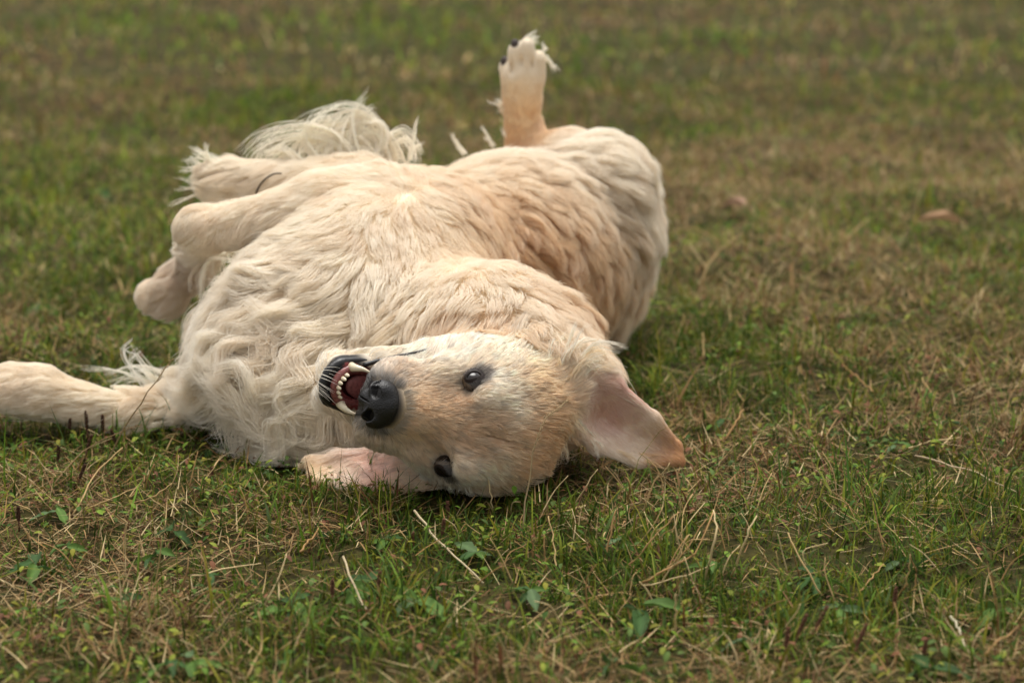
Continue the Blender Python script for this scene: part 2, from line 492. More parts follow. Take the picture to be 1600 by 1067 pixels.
for a in (
    # chest, seen from its side
    (520, 300, -0.8, 0.2, .022, .3, .3, .7, CREAM), (600, 285, -0.4, -0.3, .026, .3, .35, .7, CREAM), (470, 330, -0.8, 0.5, .022, .3, .3, .6, PALE), (540, 335, -0.6, 0.7, .024, .3, .3, .6, CREAM),
    (600, 340, 0.25, 0.9, .024, .1, .32, .45, CREAM), (690, 310, 0.7, 0.7, .034, .4, .35, .7, CREAM), (540, 380, -0.1, 0.9, .023, .1, .32, .45, CREAM),
    (640, 410, 0.1, 1, .023, .1, .32, .45, CREAM), (730, 390, 0.4, 0.9, .030, .2, .35, .6, GOLD), (560, 440, -0.3, 0.9, .027, .2, .35, .6, CREAM),
    (690, 450, 0.1, 1, .024, .1, .35, .5, CREAM), (770, 440, 0.35, 0.9, .028, .2, .35, .6, CREAM), (820, 470, 0.5, 0.8, .036, .3, .4, .8, CREAM),
    (480, 420, -0.8, 0.6, .045, .5, .4, .8, PALE), (420, 430, -1, 0.3, .055, .5, .45, .8, WHITE), (380, 410, -1, 0.0, .055, .4, .5, .8, WHITE),
    (350, 470, -1, 0.25, .046, .4, .45, .8, WHITE), (420, 500, -0.9, 0.5, .055, .7, .4, .9, PALE), (480, 500, -0.75, 0.75, .055, .9, .4, .9, CREAM),
    (340, 540, -1, 0.2, .040, .4, .4, .9, WHITE), (400, 570, -1, 0.15, .060, .8, .4, .9, PALE), (470, 570, -0.9, 0.35, .060, .9, .4, .9, PALE),
    (540, 520, -0.7, 0.6, .050, 1., .4, .9, CREAM), (350, 620, -0.8, 0.3, .042, .8, .4, .9, PALE), (420, 640, -0.9, 0.45, .065, .9, .35, .9, PALE),
    (480, 660, -0.5, 0.8, .060, 1., .35, .9, PALE), (520, 680, 0.0, 0.9, .050, 1., .35, .9, CREAM), (500, 620, -0.7, 0.7, .050, .9, .35, .9, PALE),
    # fold of skin round the throat
    (600, 490, -0.5, 0.8, .042, .9, .4, .9, CREAM, .035), (660, 475, 0.0, 1, .036, .4, .5, .8, CREAM, .035), (720, 470, 0.0, 1, .034, .3, .5, .8, PALE, .035),
    (790, 480, 0.2, 1, .034, .3, .5, .8, CREAM, .035), (850, 500, 0.3, 0.9, .040, .4, .4, .8, PALE, .035), (700, 515, 0.0, 1, .026, .2, .4, .8, TAN, .020, 2.5),
    (780, 520, 0.1, 1, .026, .2, .4, .8, TAN, .020, 2.5), (840, 528, 0.2, 1, .026, .2, .4, .8, TAN, .018, 1.0), (610, 530, -0.5, 0.7, .036, .9, .4, .9, GOLD, .03), (880, 540, 0.4, -0.6, .045, .5, .35, .8, CREAM, .03),
    # belly and flank
    (740, 265, 0.4, -0.3, .024, .2, .35, .5, CREAM), (790, 280, 0.8, 0.2, .034, .55, .4, .8, CREAM), (760, 340, 0.8, 0.5, .028, .5, .4, .6, TAN),
    (830, 330, 0.7, 0.6, .034, .55, .4, .8, GOLD), (820, 390, 0.8, 0.7, .034, .55, .4, .8, TAN), (880, 400, 0.7, 0.6, .032, .4, .4, .6, TAN),
    (870, 450, 0.8, 0.6, .036, .4, .4, .8, TAN), (930, 460, 0.7, 0.7, .034, .4, .4, .6, TAN), (900, 500, 0.7, 0.6, .036, .4, .4, .8, TAN), (960, 490, 0.6, 0.8, .042, .3, .4, .8, GOLD),
    # thigh
    (870, 250, 0.7, 0.15, .026, .2, .25, .5, WHITE), (920, 250, 0.95, 0.2, .034, .3, .35, .7, PALE), (960, 260, 0.8, 0.5, .036, .3, .4, .7, CREAM),
    (900, 300, 0.8, 0.6, .038, .4, .35, .8, PALE), (960, 330, 0.7, 0.7, .040, .4, .4, .8, CREAM), (1000, 320, 0.7, 0.7, .036, .3, .4, .7, CREAM),
    (920, 350, 0.6, 0.8, .036, .5, .4, .8, GOLD), (980, 400, 0.6, 0.8, .038, .4, .4, .8, CREAM), (1005, 430, 0.5, 0.8, .040, .3, .45, .7, PALE), (950, 420, 0.4, 0.9, .036, .4, .4, .8, TAN),
    # raised foot
    (818, 210, 0.05, 1, .013, .0, .2, .4, TAN, .025, 3), (816, 170, 0.0, -1, .009, .0, .15, .4, GOLD, .025, 3), (815, 120, 0.0, -1, .006, .0, .15, .4, CREAM, .022, 3), (815, 90, 0.0, -1, .006, .0, .2, .4, PALE, .02, 3),
    # folded fore leg
    (300, 355, -0.9, 0.5, .018, .2, .3, .7, CREAM, .03, 3), (360, 350, -0.8, 0.5, .024, .3, .3, .8, CREAM, .03, 3), (430, 335, -0.7, 0.6, .028, .3, .3, .6, CREAM, .03, 2),
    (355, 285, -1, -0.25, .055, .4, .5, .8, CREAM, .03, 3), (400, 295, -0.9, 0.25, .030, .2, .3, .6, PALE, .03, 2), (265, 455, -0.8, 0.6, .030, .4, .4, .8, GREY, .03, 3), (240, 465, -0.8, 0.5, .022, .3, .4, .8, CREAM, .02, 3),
    # stretched fore leg
    (40, 605, -1, 0.1, .024, .3, .35, .7, PALE, .04, 3), (110, 625, -1, 0.05, .026, .3, .35, .8, CREAM, .04, 3), (200, 640, -1, 0.1, .028, .3, .35, .8, CREAM, .035, 3), (270, 630, -1, 0.25, .034, .3, .35, .8, CREAM, .035, 2),
    # upper ear: inside, rim and tip; behind its root
    (930, 640, 0.7, 0.5, .005, .0, .06, .2, ROSE, .022, 6), (962, 660, 0.8, 0.5, .009, .0, .08, .3, ROSE, .018, 5), (1000, 685, 0.8, 0.5, .015, .0, .12, .4, PALE, .02, 5), (950, 690, 0.7, 0.7, .020, .2, .15, .5, PALE, .02, 5),
    (1045, 705, 0.8, 0.5, .011, .0, .15, .4, RUST, .02, 6), (910, 660, 0.4, 0.8, .022, .2, .2, .5, CREAM, .018, 4), (890, 600, 0.25, -0.9, .040, .3, .2, .7, CREAM, .02, 4), (880, 670, 0.3, 0.9, .024, .2, .2, .5, GOLD, .02, 3),
    # lower ear
    (495, 735, -0.9, 0.2, .006, .0, .06, .1, GOLD, .014, 6), (540, 740, -0.9, 0.35, .007, .0, .06, .15, PINK, .02, 5), (600, 735, -0.9, 0.4, .009, .0, .08, .2, ROSE, .022, 5), (660, 755, -0.9, 0.4, .014, .0, .15, .3, GOLD, .02, 4),
):
    groom(*a)
# face: the coat runs from the nose back over the skull
for s in (1, -1):
    for q, v, L, c in (
        ((s * .010, .055, -.012), (s * .1, -1, .1), .006, FACE_TAN), ((s * .013, .030, -.004), (s * .12, -1, .3), .007, FACE_TAN), ((s * .022, .060, -.036), (s * .2, -1, -.3), .006, GREY),
        ((s * .028, .040, -.045), (s * .3, -1, -.5), .008, WHITE), ((s * .034, .020, -.040), (s * .3, -1, -.4), .009, WHITE), ((s * .020, .066, -.052), (s * .2, -.6, -.8), .007, GREY),
        ((s * .030, .030, -.018), (s * .3, -1, -.05), .007, GOLD), ((s * .010, .005, .018), (s * .2, -1, .3), .008, FACE_TAN), ((s * .028, .022, -.010), (s * .3, -1, .0), .007, FACE_BROWN), ((s * .036, .010, .010), (s * .3, -1, .3), .007, WHITE), ((s * .046, .020, -.012), (s * .4, -1, -.1), .007, PALE), ((s * .040, .022, -.020), (s * .5, -1, -.2), .008, PALE),
        ((s * .032, -.020, .030), (s * .4, -1, .1), .010, CREAM), ((s * .056, -.020, -.018), (s * .4, -1, -.2), .011, PALE), ((s * .050, .005, -.035), (s * .4, -1, -.3), .011, WHITE),
        ((s * .062, -.045, -.030), (s * .3, -1, -.3), .014, PALE), ((s * .055, -.060, .020), (s * .4, -1, -.1), .014, GOLD), ((s * .066, -.070, -.040), (s * .2, -1, -.4), .026, CREAM),
        ((s * .022, -.060, .045), (s * .2, -1, .0), .013, TAN), ((s * .060, -.020, -.060), (s * .2, -1, -.6), .018, WHITE), ((s * .030, .040, -.095), (s * .2, -1, -.3), .010, PALE),
        ((s * .018, .080, -.106), (s * .3, -.8, -.5), .009, PALE), ((s * .040, -.010, -.100), (s * .2, -1, -.3), .020, PALE), ((s * .045, -.092, .018), (s * .3, -1, -.2), .022, FACE_TAN),
    ):
        hgroom(q, v, L, c)
hgroom((0, .045, -.010), (0, -1, .1), .006, FACE_TAN)
hgroom((0, .0, .018), (0, -1, .3), .008, FACE_BROWN)
hgroom((0, -.04, .045), (0, -1, .1), .011, FACE_TAN)
hgroom((0, -.10, .045), (0, -1, -.2), .016, TAN)
GP = np.array([g[0] for g in G]); GD = np.array([g[1] for g in G])
GS = np.array([g[2:6] for g in G]); GC = np.array([g[6] for g in G])
GSIG = np.array([g[7] for g in G]); GG = np.array([g[8] for g in G])


def groom_at(P):
    D = np.empty((len(P), 3)); S = np.empty((len(P), 4)); C = np.empty((len(P), 3))
    for i in range(0, len(P), 20000):
        p = P[i:i + 20000]
        d2 = ((p[:, None, :] - GP[None]) ** 2).sum(-1)
        w = GG * np.exp(-d2 / (2 * GSIG ** 2)) + 1e-7 / (d2 + 1e-3)
        w /= w.sum(1, keepdims=True)
        D[i:i + 20000] = w @ GD; S[i:i + 20000] = w @ GS; C[i:i + 20000] = w @ GC
    return D, S, C


EYES = [hw((s * 0.0418, 0.0030, -0.0035)) for s in (1, -1)]
EYE_R = 0.0118 * 0.84 * HS
dark_brown, black_skin, red_skin = lin((52, 34, 26)), lin((26, 23, 22)), lin((112, 48, 46))


def sstep(x, a, b):
    t = np.clip((x - a) / (b - a), 0, 1)
    return t * t * (3 - 2 * t)


def face_masks(P):
    """0..1: eye rims, nose surround, lips, inside of the mouth"""
    q = head_local(P)
    ax = np.abs(q[:, 0])
    near = np.linalg.norm(q, axis=1) < 0.16
    eye = np.zeros(len(P))
    for e in EYES:
        v = head_local(P) - head_local(e[None])
        r = np.sqrt((v[:, 0] / 1.0) ** 2 + (v[:, 1] / 1.25) ** 2 + (v[:, 2] / 1.0) ** 2)
        eye = np.maximum(eye, 0.85 * (1 - sstep(r, 0.0110, 0.0165)))
        w = v - np.array([0, 0.017, 0.002])
        eye = np.maximum(eye, 0.6 * (1 - sstep(np.linalg.norm(w, axis=1), 0.004, 0.012)))
    nose = (1 - sstep(ax, 0.016, 0.028)) * sstep(q[:, 1], 0.058, 0.072) * sstep(q[:, 2], -0.072, -0.055)
    rim = np.clip(1 - np.abs(q[:, 2] + 0.0880 + 0.02 * np.clip(0.03 - q[:, 1], 0, 1)) / 0.011, 0, 1)
    lip = sstep(rim, 0.05, 0.45) * sstep(q[:, 1], 0.055, 0.075) * (ax < 0.034)
    inside = (ax < 0.0215) & (q[:, 2] > -0.1045) & (q[:, 2] < -0.062) & (q[:, 1] > -0.02) & (q[:, 1] < 0.088)
    return eye * near, nose * near, lip * near, inside & near


# --- body mesh with its skin colours
dog = tag(link_obj('dog', None), 'cream and gold long-haired dog rolling on its back in the grass, mouth open', 'dog')
dog.location = (0.05, 3.25, 0)
dog.empty_display_size = 0.1


def dog_part(name, data, parent=None, label=None):
    o = link_obj(name, data)
    p = parent or dog
    o.parent = p
    o.matrix_parent_inverse = Matrix.Translation(-dog.location)
    if label: o['label'] = label
    return o


_, _, BC = groom_at(BV)
BC = BC * np.array([0.80, 0.74, 0.66])
me_, mn_, ml_, mi_ = face_masks(BV)
for m_, c_ in ((me_, dark_brown), (mn_, black_skin), (ml_, black_skin), (mi_.astype(float), red_skin)):
    BC = BC * (1 - m_[:, None]) + c_ * m_[:, None]
body_me = mesh_np('body', BV, BF)
point_color(body_me, BC)
body_me.materials.append(attr_mat('dog skin', 0.6, 0.0, 0.3))
body = dog_part('body', body_me)
print('body verts', len(BV))

# ------------------------------------------------------------------ fur
tri_f = np.concatenate([BF[:, [0, 1, 2]], BF[:, [0, 2, 3]]])
A, B_, C_ = (BV[tri_f[:, i]] for i in range(3))
fn = np.cross(B_ - A, C_ - A); area = np.linalg.norm(fn, axis=1) / 2; fn = unit(fn)
cen = (A + B_ + C_) / 3
if (fn * grad(cen)).sum(1).mean() < 0: fn = -fn
toc = unit(np.array([0, 0, CAM_H]) - cen)
vis = (fn * toc).sum(1)
hd = np.linalg.norm(head_local(cen) - np.array([0, -0.02, -0.03]), axis=1)
dens = np.where(vis > -0.25, 1.0, 0.3) * np.where((fn[:, 2] < -0.5) & (cen[:, 2] < 0.04), 0.05, 1.0) * (1 + 3.0 * (1 - sstep(hd, 0.09, 0.13)))
dens *= cen[:, 2] > 0.004
N_FUR = 300000
KP = 9


def sample_roots(n, weight):
    p = area * weight; p = p / p.sum()
    i = rng.choice(len(area), n, p=p)
    r1, r2 = np.sqrt(rng.random(n)), rng.random(n)
    return A[i] * (1 - r1)[:, None] + B_[i] * (r1 * (1 - r2))[:, None] + C_[i] * (r1 * r2)[:, None]


NZ = [Noise(s, sc) for s, sc in ((1, .20), (2, .20), (3, .20), (4, .05), (5, .05), (6, .05))]
NPH = Noise(8, 0.11); NCOL = Noise(9, 0.09); NCOL2 = Noise(10, 0.03)


def grow(R):
    """strands (n, KP, 3) from roots, following the coat field and staying outside the body"""
    n = len(R)
    D, S, C = groom_at(R)
    D = D + 0.26 * np.stack([z(R) for z in NZ[:3]], 1) * (0.35 + S[:, 1:2]) + 0.20 * np.stack([z(R) for z in NZ[3:]], 1) * (0.3 + S[:, 1:2])
    length = S[:, 0] * rng.uniform(0.65, 1.15, n)
    nrm = grad(R)
    lift = S[:, 2] * rng.uniform(0.4, 1.5, n)
    layer = S[:, 2] * length * rng.uniform(0.05, 0.55, n)
    pts = np.empty((n, KP, 3)); pts[:, 0] = R - nrm * 0.001
    p = R.copy()
    step = length / (KP - 1)
    for j in range(1, KP):
        t = j / (KP - 1)
        g = grad(p) if j > 1 else nrm
        T = unit(D - (D * g).sum(1, keepdims=True) * g)
        v = T + g * (lift * 2.2 * (1 - t) ** 1.5)[:, None]
        v[:, 2] -= 0.18 * t
        p = p + unit(v) * step[:, None]
        dd = sdf(p)
        want = np.minimum(layer * min(1, 2.5 * t), 0.9 * length * t)
        push = np.clip(want - dd, 0, 0.012)
        p = p + g * push[:, None]
        p[:, 2] = np.maximum(p[:, 2], 0.006)
        pts[:, j] = p
    return pts, S, C, length


def nearest(R, Q):
    kd = KDTree(len(Q))
    for i, q in enumerate(Q): kd.insert(q, i)
    kd.balance()
    return np.fromiter((kd.find(r)[1] for r in R), np.int64, len(R))


def curves_object(name, pts, radii, colors, mat):
    n, k = pts.shape[:2]
    cu = bpy.data.hair_curves.new(name)
    cu.add_curves([k] * n)
    cu.attributes['position'].data.foreach_set('vector', pts.astype(np.float32).ravel())
    a = cu.attributes.get('radius') or cu.attributes.new('radius', 'FLOAT', 'POINT')
    a.data.foreach_set('value', radii.astype(np.float32).ravel())
    a = cu.attributes.new('col', 'FLOAT_COLOR', 'CURVE')
    c = np.ones((n, 4), np.float32); c[:, :3] = np.clip(colors, 0, 1)
    a.data.foreach_set('color', c.ravel())
    cu.materials.append(mat)
    return cu


def hair_mat(name, spec=0.12, trans=0.45):
    m, n, l = mat_new(name)
    n.remove(n['Principled BSDF'])
    a = n.new('ShaderNodeAttribute'); a.attribute_name = 'col'
    df = n.new('ShaderNodeBsdfDiffuse'); tr = n.new('ShaderNodeBsdfTranslucent')
    hr = n.new('ShaderNodeBsdfHair'); hr.component = 'Reflection'
    hr.inputs['RoughnessU'].default_value = 0.35; hr.inputs['RoughnessV'].default_value = 0.6
    m1 = n.new('ShaderNodeMixShader'); m1.inputs[0].default_value = trans
    m2 = n.new('ShaderNodeMixShader'); m2.inputs[0].default_value = spec
    l.new(a.outputs['Color'], df.inputs['Color']); l.new(a.outputs['Color'], tr.inputs['Color'])
    l.new(df.outputs[0], m1.inputs[1]); l.new(tr.outputs[0], m1.inputs[2])
    l.new(m1.outputs[0], m2.inputs[1]); l.new(hr.outputs[0], m2.inputs[2])
    l.new(m2.outputs[0], n['Material Output'].inputs['Surface'])
    return m


FUR_MAT = hair_mat('coat')
R = sample_roots(N_FUR, dens)
me_, mn_, ml_, mi_ = face_masks(R)
qh = head_local(R)
on_ball = np.min([np.linalg.norm(R - e, axis=1) for e in EYES], axis=0) < EYE_R * 1.0
keep = ~(on_ball | mi_ | ((np.abs(qh[:, 0]) < 0.019) & (qh[:, 1] > 0.066) & (qh[:, 2] > -0.052) & (qh[:, 2] < 0)) | (rng.random(len(R)) < ml_ * 2.5))
R = R[keep]; me_, mn_, ml_ = me_[keep], mn_[keep], ml_[keep]
P, S, C, LEN = grow(R)
# locks: small ones inside big ones; every strand is drawn to the middle strand of its lock
n = len(R)
big = rng.choice(n, n // 100, replace=False)
small = rng.choice(n, n // 16, replace=False)
tv = np.linspace(0, 1, KP)[None]
t = tv[..., None]
NRM = grad(R)
shag = sstep(S[:, 0], 0.018, 0.045)                          # 0 on the short coat, 1 on the long coat
bi = big[nearest(R, R[big])]
si = small[nearest(R, R[small])]
for ci, amt in ((si, 0.75), (bi, 0.80)):
    same = (unit(P[:, -1] - P[:, 0]) * unit(P[ci, -1] - P[ci, 0])).sum(1) > 0.2
    w = (amt * (1 + 0.3 * shag) * S[:, 3] * same * rng.uniform(0.55, 1.1, n) * rng.uniform(0.5, 1.1, n)[ci])[:, None, None]
    P = P + (P[ci] + (R - R[ci])[:, None, :] * 0.12 - P) * w * t ** 1.1
# each big lock has its own length, lift and S-curve
lk = lambda lo_, hi_: rng.uniform(lo_, hi_, n)[bi]
P = R[:, None] + (P - R[:, None]) * (1 + shag * (lk(0.68, 1.22) - 1))[:, None, None]
P = P + NRM[:, None] * ((shag * LEN * lk(0.0, 0.20))[:, None] * tv ** 1.3)[..., None]
dirv = unit(P[bi, -1] - P[bi, 0]); side = unit(np.cross(dirv, NRM[bi]))
fr = np.clip(LEN / 0.068, 0.2, 1.4) * (1 + 0.12 * NCOL(R[bi])); ph = 3.0 * NPH(R[bi]) + lk(-0.5, 0.5)
am = S[:, 1] * LEN * lk(0.13, 0.26)
wv = np.sin(ph[:, None] + 6.28 * fr[:, None] * tv) - np.sin(ph)[:, None]
wz = np.cos(ph[:, None] + 6.28 * fr[:, None] * tv) - np.cos(ph)[:, None]
P = P + side[:, None] * (am[:, None] * wv * tv ** 0.6)[..., None] + NRM[:, None] * (0.45 * am[:, None] * np.maximum(wz, -0.4) * tv)[..., None]
# fuzz and strays
jit = rng.normal(0, 1, (n, 1, 3)) * (LEN * 0.028)[:, None, None]
stray = (rng.random(n) < 0.02)[:, None, None]
P = P + jit * t ** 1.5 * np.where(stray, 3.0, 1.0)
P[:, :, 2] = np.maximum(P[:, :, 2], 0.004)
lock = rng.normal(0, 0.20, n)[bi] + rng.normal(0, 0.12, n)[si]
face_n = (1 - sstep(np.linalg.norm(head_local(R) - np.array([0, -0.02, -0.03]), axis=1), 0.10, 0.14))
tone = np.clip(0.30 + 0.16 * NCOL(R) + 0.10 * NCOL2(R) + lock * (1 + 1.3 * face_n) + rng.normal(0, 0.12, n), 0, 1)[:, None]
C = C * (1 + face_n * np.clip(rng.normal(0.02, 0.11, n)[si] + rng.normal(0, 0.07, n), -0.28, 0.12))[:, None]
C = C * (1 - tone * np.array([0.07, 0.125, 0.185]))            # some locks are more golden than others
for m_, c_ in ((me_, dark_brown), (mn_, black_skin * 1.6), (ml_, black_skin)):
    m_ = m_ * rng.uniform(0.75, 1.1, n); m_ = np.clip(m_, 0, 1)[:, None]
    C = C * (1 - m_) + c_ * m_
prof = np.array([0.9, 1, 1, 1, 0.95, 0.85, 0.7, 0.5, 0.2])
rad = (np.clip(LEN / 0.03, 0.6, 1.0) * 0.00030)[:, None] * prof[None]
fur = dog_part('fur', curves_object('fur', P, rad, C, FUR_MAT))

# long loose hair: (path of pixels and distances), strands, spread, colour
TP, TC = [], []


def tuft(path, n, spread, col, curl=0.0, tip=1.0):
    ctrl = np.array([at(*p) for p in path])
    base = spline(ctrl, KP)
    tt = np.linspace(0, 1, KP)[:, None]
    nl = max(2, n // 8)
    LO_ = rng.normal(0, spread, (nl, 3)); LT_ = rng.normal(0, spread * 1.9 * tip, (nl, 3)); LL_ = rng.uniform(0.5, 1.1, nl)
    for _ in range(n):
        k = rng.integers(nl)
        ln = LL_[k] * rng.uniform(0.85, 1.05)
        q = base[0] + (base - base[0]) * ln + LO_[k] * (1 - 0.5 * tt) + LT_[k] * tt ** 1.5 + rng.normal(0, 0.0016, 3) * (1 - 0.7 * tt) + rng.normal(0, 0.0012, 3) * tt ** 2
        if curl:
            ph = rng.uniform(0, 6.28)
            q = q + curl * tt * np.stack([np.sin(9 * tt[:, 0] + ph), np.zeros(KP), np.cos(9 * tt[:, 0] + ph)], 1)
        TP.append(q); TC.append(col * rng.uniform(0.85, 1.12))


for pth, nn, sp in (
    ([(600, 262, 3.35), (570, 205, 3.36), (520, 190, 3.37), (462, 205, 3.38), (428, 250, 3.38)], 70, .006),
    ([(560, 262, 3.35), (520, 215, 3.36), (460, 205, 3.37), (415, 225, 3.38), (398, 258, 3.38)], 60, .006),
    ([(620, 255, 3.35), (600, 200, 3.36), (565, 175, 3.37), (525, 185, 3.38), (490, 215, 3.38)], 60, .006),
    ([(540, 262, 3.35), (545, 210, 3.36), (560, 180, 3.37), (590, 160, 3.38)], 45, .004),
    ([(560, 250, 3.35), (550, 205, 3.36), (555, 175, 3.37), (575, 152, 3.37)], 35, .003),
    ([(520, 255, 3.35), (515, 215, 3.36), (530, 185, 3.37), (550, 165, 3.38)], 35, .003),
    ([(600, 255, 3.35), (610, 215, 3.36), (635, 200, 3.37), (655, 225, 3.37), (662, 245, 3.37)], 50, .004),
    ([(640, 250, 3.35), (645, 215, 3.36), (650, 195, 3.36)], 16, .003),
    ([(480, 265, 3.35), (450, 235, 3.36), (425, 240, 3.37), (405, 262, 3.37)], 40, .004),
    ([(590, 250, 3.35), (600, 205, 3.36), (580, 185, 3.37), (540, 195, 3.38)], 60, .006),
    ([(500, 262, 3.35), (480, 225, 3.36), (500, 195, 3.37), (540, 185, 3.38)], 50, .006),
    ([(730, 240, 3.55), (716, 222, 3.56), (712, 208, 3.56)], 14, .0025), ([(770, 225, 3.6), (758, 200, 3.6), (752, 190, 3.6)], 10, .002),
):
    tuft(pth, int(nn * 1.6), sp * 1.25, CREAM, 0.002)
TUFT_SCALE = 0.8
for pth, nn, sp, cc in (
    ([(852, 92, 3.60), (862, 98, 3.60), (877, 112, 3.60)], 60, .0022, PALE), ([(797, 176, 3.61), (785, 163, 3.61), (770, 158, 3.61)], 50, .0022, CREAM),
    ([(795, 195, 3.61), (788, 180, 3.61), (782, 168, 3.61)], 60, .003, GOLD), ([(800, 215, 3.61), (780, 205, 3.61), (772, 185, 3.61)], 20, .002, PALE),
    ([(820, 72, 3.59), (822, 62, 3.59), (828, 54, 3.59)], 50, .003, PALE), ([(850, 80, 3.60), (853, 74, 3.60), (850, 66, 3.60)], 25, .002, PALE),
    # beside the upper ear
    ([(885, 622, 2.86), (890, 575, 2.86), (905, 540, 2.87), (925, 515, 2.88)], 90, .007, GOLD), ([(895, 600, 2.87), (905, 560, 2.87), (925, 540, 2.88), (960, 555, 2.89)], 80, .006, CREAM),
    ([(905, 590, 2.87), (925, 560, 2.88), (955, 562, 2.89), (985, 590, 2.90)], 70, .005, CREAM), ([(905, 592, 2.87), (930, 572, 2.88), (955, 575, 2.89), (975, 600, 2.90)], 50, .004, CREAM),
    ([(870, 590, 2.86), (880, 550, 2.86), (895, 520, 2.87), (905, 508, 2.88)], 70, .006, CREAM), ([(915, 560, 2.88), (940, 540, 2.89), (965, 548, 2.90)], 30, .004, GOLD),
    # fringe of the upper ear
    ([(890, 650, 2.86), (905, 672, 2.86), (925, 700, 2.865)], 30, .005, CREAM), ([(915, 680, 2.87), (932, 696, 2.87), (950, 712, 2.87)], 24, .004, CREAM),
    ([(860, 650, 2.85), (872, 680, 2.85), (878, 705, 2.85), (872, 722, 2.85)], 50, .008, GOLD), ([(870, 670, 2.87), (888, 695, 2.87), (895, 715, 2.87)], 40, .008, TAN), ([(960, 612, 2.885), (990, 630, 2.89), (1015, 655, 2.90)], 30, .003, CREAM), ([(960, 705, 2.88), (985, 716, 2.88), (1010, 732, 2.885)], 24, .004, GOLD), ([(1000, 715, 2.89), (1020, 722, 2.895), (1045, 730, 2.90)], 20, .003, TAN),
    # rear edge of the stretched leg
    ([(300, 610, 3.18), (255, 592, 3.19), (215, 580, 3.2), (190, 560, 3.2)], 50, .006, PALE), ([(260, 605, 3.18), (220, 585, 3.19), (180, 575, 3.2), (140, 582, 3.2)], 50, .006, PALE),
    ([(230, 600, 3.18), (205, 570, 3.19), (200, 545, 3.2), (218, 528, 3.2)], 18, .003, WHITE), ([(250, 600, 3.18), (225, 575, 3.19), (205, 555, 3.2), (185, 550, 3.2)], 24, .004, WHITE),
    # folded arm: end of the feathering
    ([(345, 285, 3.36), (318, 262, 3.36), (290, 248, 3.36)], 110, .008, CREAM), ([(340, 300, 3.36), (312, 292, 3.36), (288, 290, 3.36)], 90, .008, CREAM),
    ([(360, 265, 3.36), (325, 250, 3.36), (300, 240, 3.36)], 60, .006, PALE),
    # between the wrist and the chest
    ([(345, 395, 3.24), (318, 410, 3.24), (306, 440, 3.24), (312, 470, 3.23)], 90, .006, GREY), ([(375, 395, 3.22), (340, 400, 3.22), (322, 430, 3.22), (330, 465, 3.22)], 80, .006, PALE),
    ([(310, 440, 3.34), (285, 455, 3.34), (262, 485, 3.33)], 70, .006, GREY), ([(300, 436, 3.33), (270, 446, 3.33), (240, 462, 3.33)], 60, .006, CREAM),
):
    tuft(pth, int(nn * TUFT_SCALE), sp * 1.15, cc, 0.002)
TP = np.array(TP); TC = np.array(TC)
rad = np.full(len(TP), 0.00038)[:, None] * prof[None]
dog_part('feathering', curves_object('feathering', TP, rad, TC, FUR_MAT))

# whiskers
WP, WC = [], []
for s in (1, -1):
    for i in range(13):
        q = np.array([s * rng.uniform(.020, .033), rng.uniform(.030, .062), rng.uniform(-.058, -.036)])
        v = np.array([s * rng.uniform(.7, 1.1), rng.uniform(-.5, .35), rng.uniform(-.5, .1)])
        L = rng.uniform(.022, .055)
        tt = np.linspace(0, 1, KP)[:, None]
        WP.append(np.array([hw(x) for x in q + tt * L * v + tt ** 2 * L * np.array([0, -.5, -.1])])); WC.append(WHITE * 0.9)
    for i in range(5):
        q = np.array([s * rng.uniform(.050, .058), rng.uniform(-.03, .0), rng.uniform(-.075, -.06)])
        tt = np.linspace(0, 1, KP)[:, None]
        WP.append(np.array([hw(x) for x in q + tt * .035 * np.array([s * .9, -.4, rng.uniform(-.6, .2)]) + tt ** 2 * .01 * np.array([0, -1, 0])])); WC.append(WHITE * 0.9)
WP = np.array(WP)
dog_part('whiskers', curves_object('whiskers', WP, np.full(len(WP), 0.00022)[:, None] * prof[None], np.array(WC), FUR_MAT))

# ------------------------------------------------------------------ face
MARG = 0.004
use_grid(hw((0, .07, -.04)) - 0.05, hw((0, .07, -.04)) + 0.05, 0.0009)
hell((0, .076, -.0305), (.0195, .0155, .0172), 0.004)
for s in (1, -1):
    hell((s * .0135, .0805, -.0318), (.0100, .0130, .0125), 0.004)
hell((0, .0800, -.0470), (.0100, .0100, .0110), 0.005)
for s in (1, -1):
    hell((s * .0112, .0920, -.0290), (.0056, .0150, .0056), -0.003)
    hell((s * .0165, .0900, -.0335), (.0055, .0120, .0036), -0.003)
    hell((s * .0220, .0870, -.0385), (.0060, .0080, .0020), -0.003)
hell((0, .0935, -.0450), (.0009, .0080, .0130), -0.001)
NV, NF = surface_nets(FIELD)
nose_me = mesh_np('nose', NV, NF)
nm, nn_, nl_ = mat_new('nose leather')
b = nn_['Principled BSDF']
b.inputs['Base Color'].default_value = (0.008, 0.007, 0.007, 1); b.inputs['Roughness'].default_value = 0.44
vo = nn_.new('ShaderNodeTexVoronoi'); vo.inputs['Scale'].default_value = 520
bp = nn_.new('ShaderNodeBump'); bp.inputs['Strength'].default_value = 0.55; bp.inputs['Distance'].default_value = 0.0009
tcn = nn_.new('ShaderNodeTexCoord')
nl_.new(tcn.outputs['Object'], vo.inputs['Vector']); nl_.new(vo.outputs['Distance'], bp.inputs['Height']); nl_.new(bp.outputs['Normal'], b.inputs['Normal'])
nose_me.materials.append(nm)
dog_part('nose', nose_me, label='black leathery nose')
use_body(); MARG = 0.05


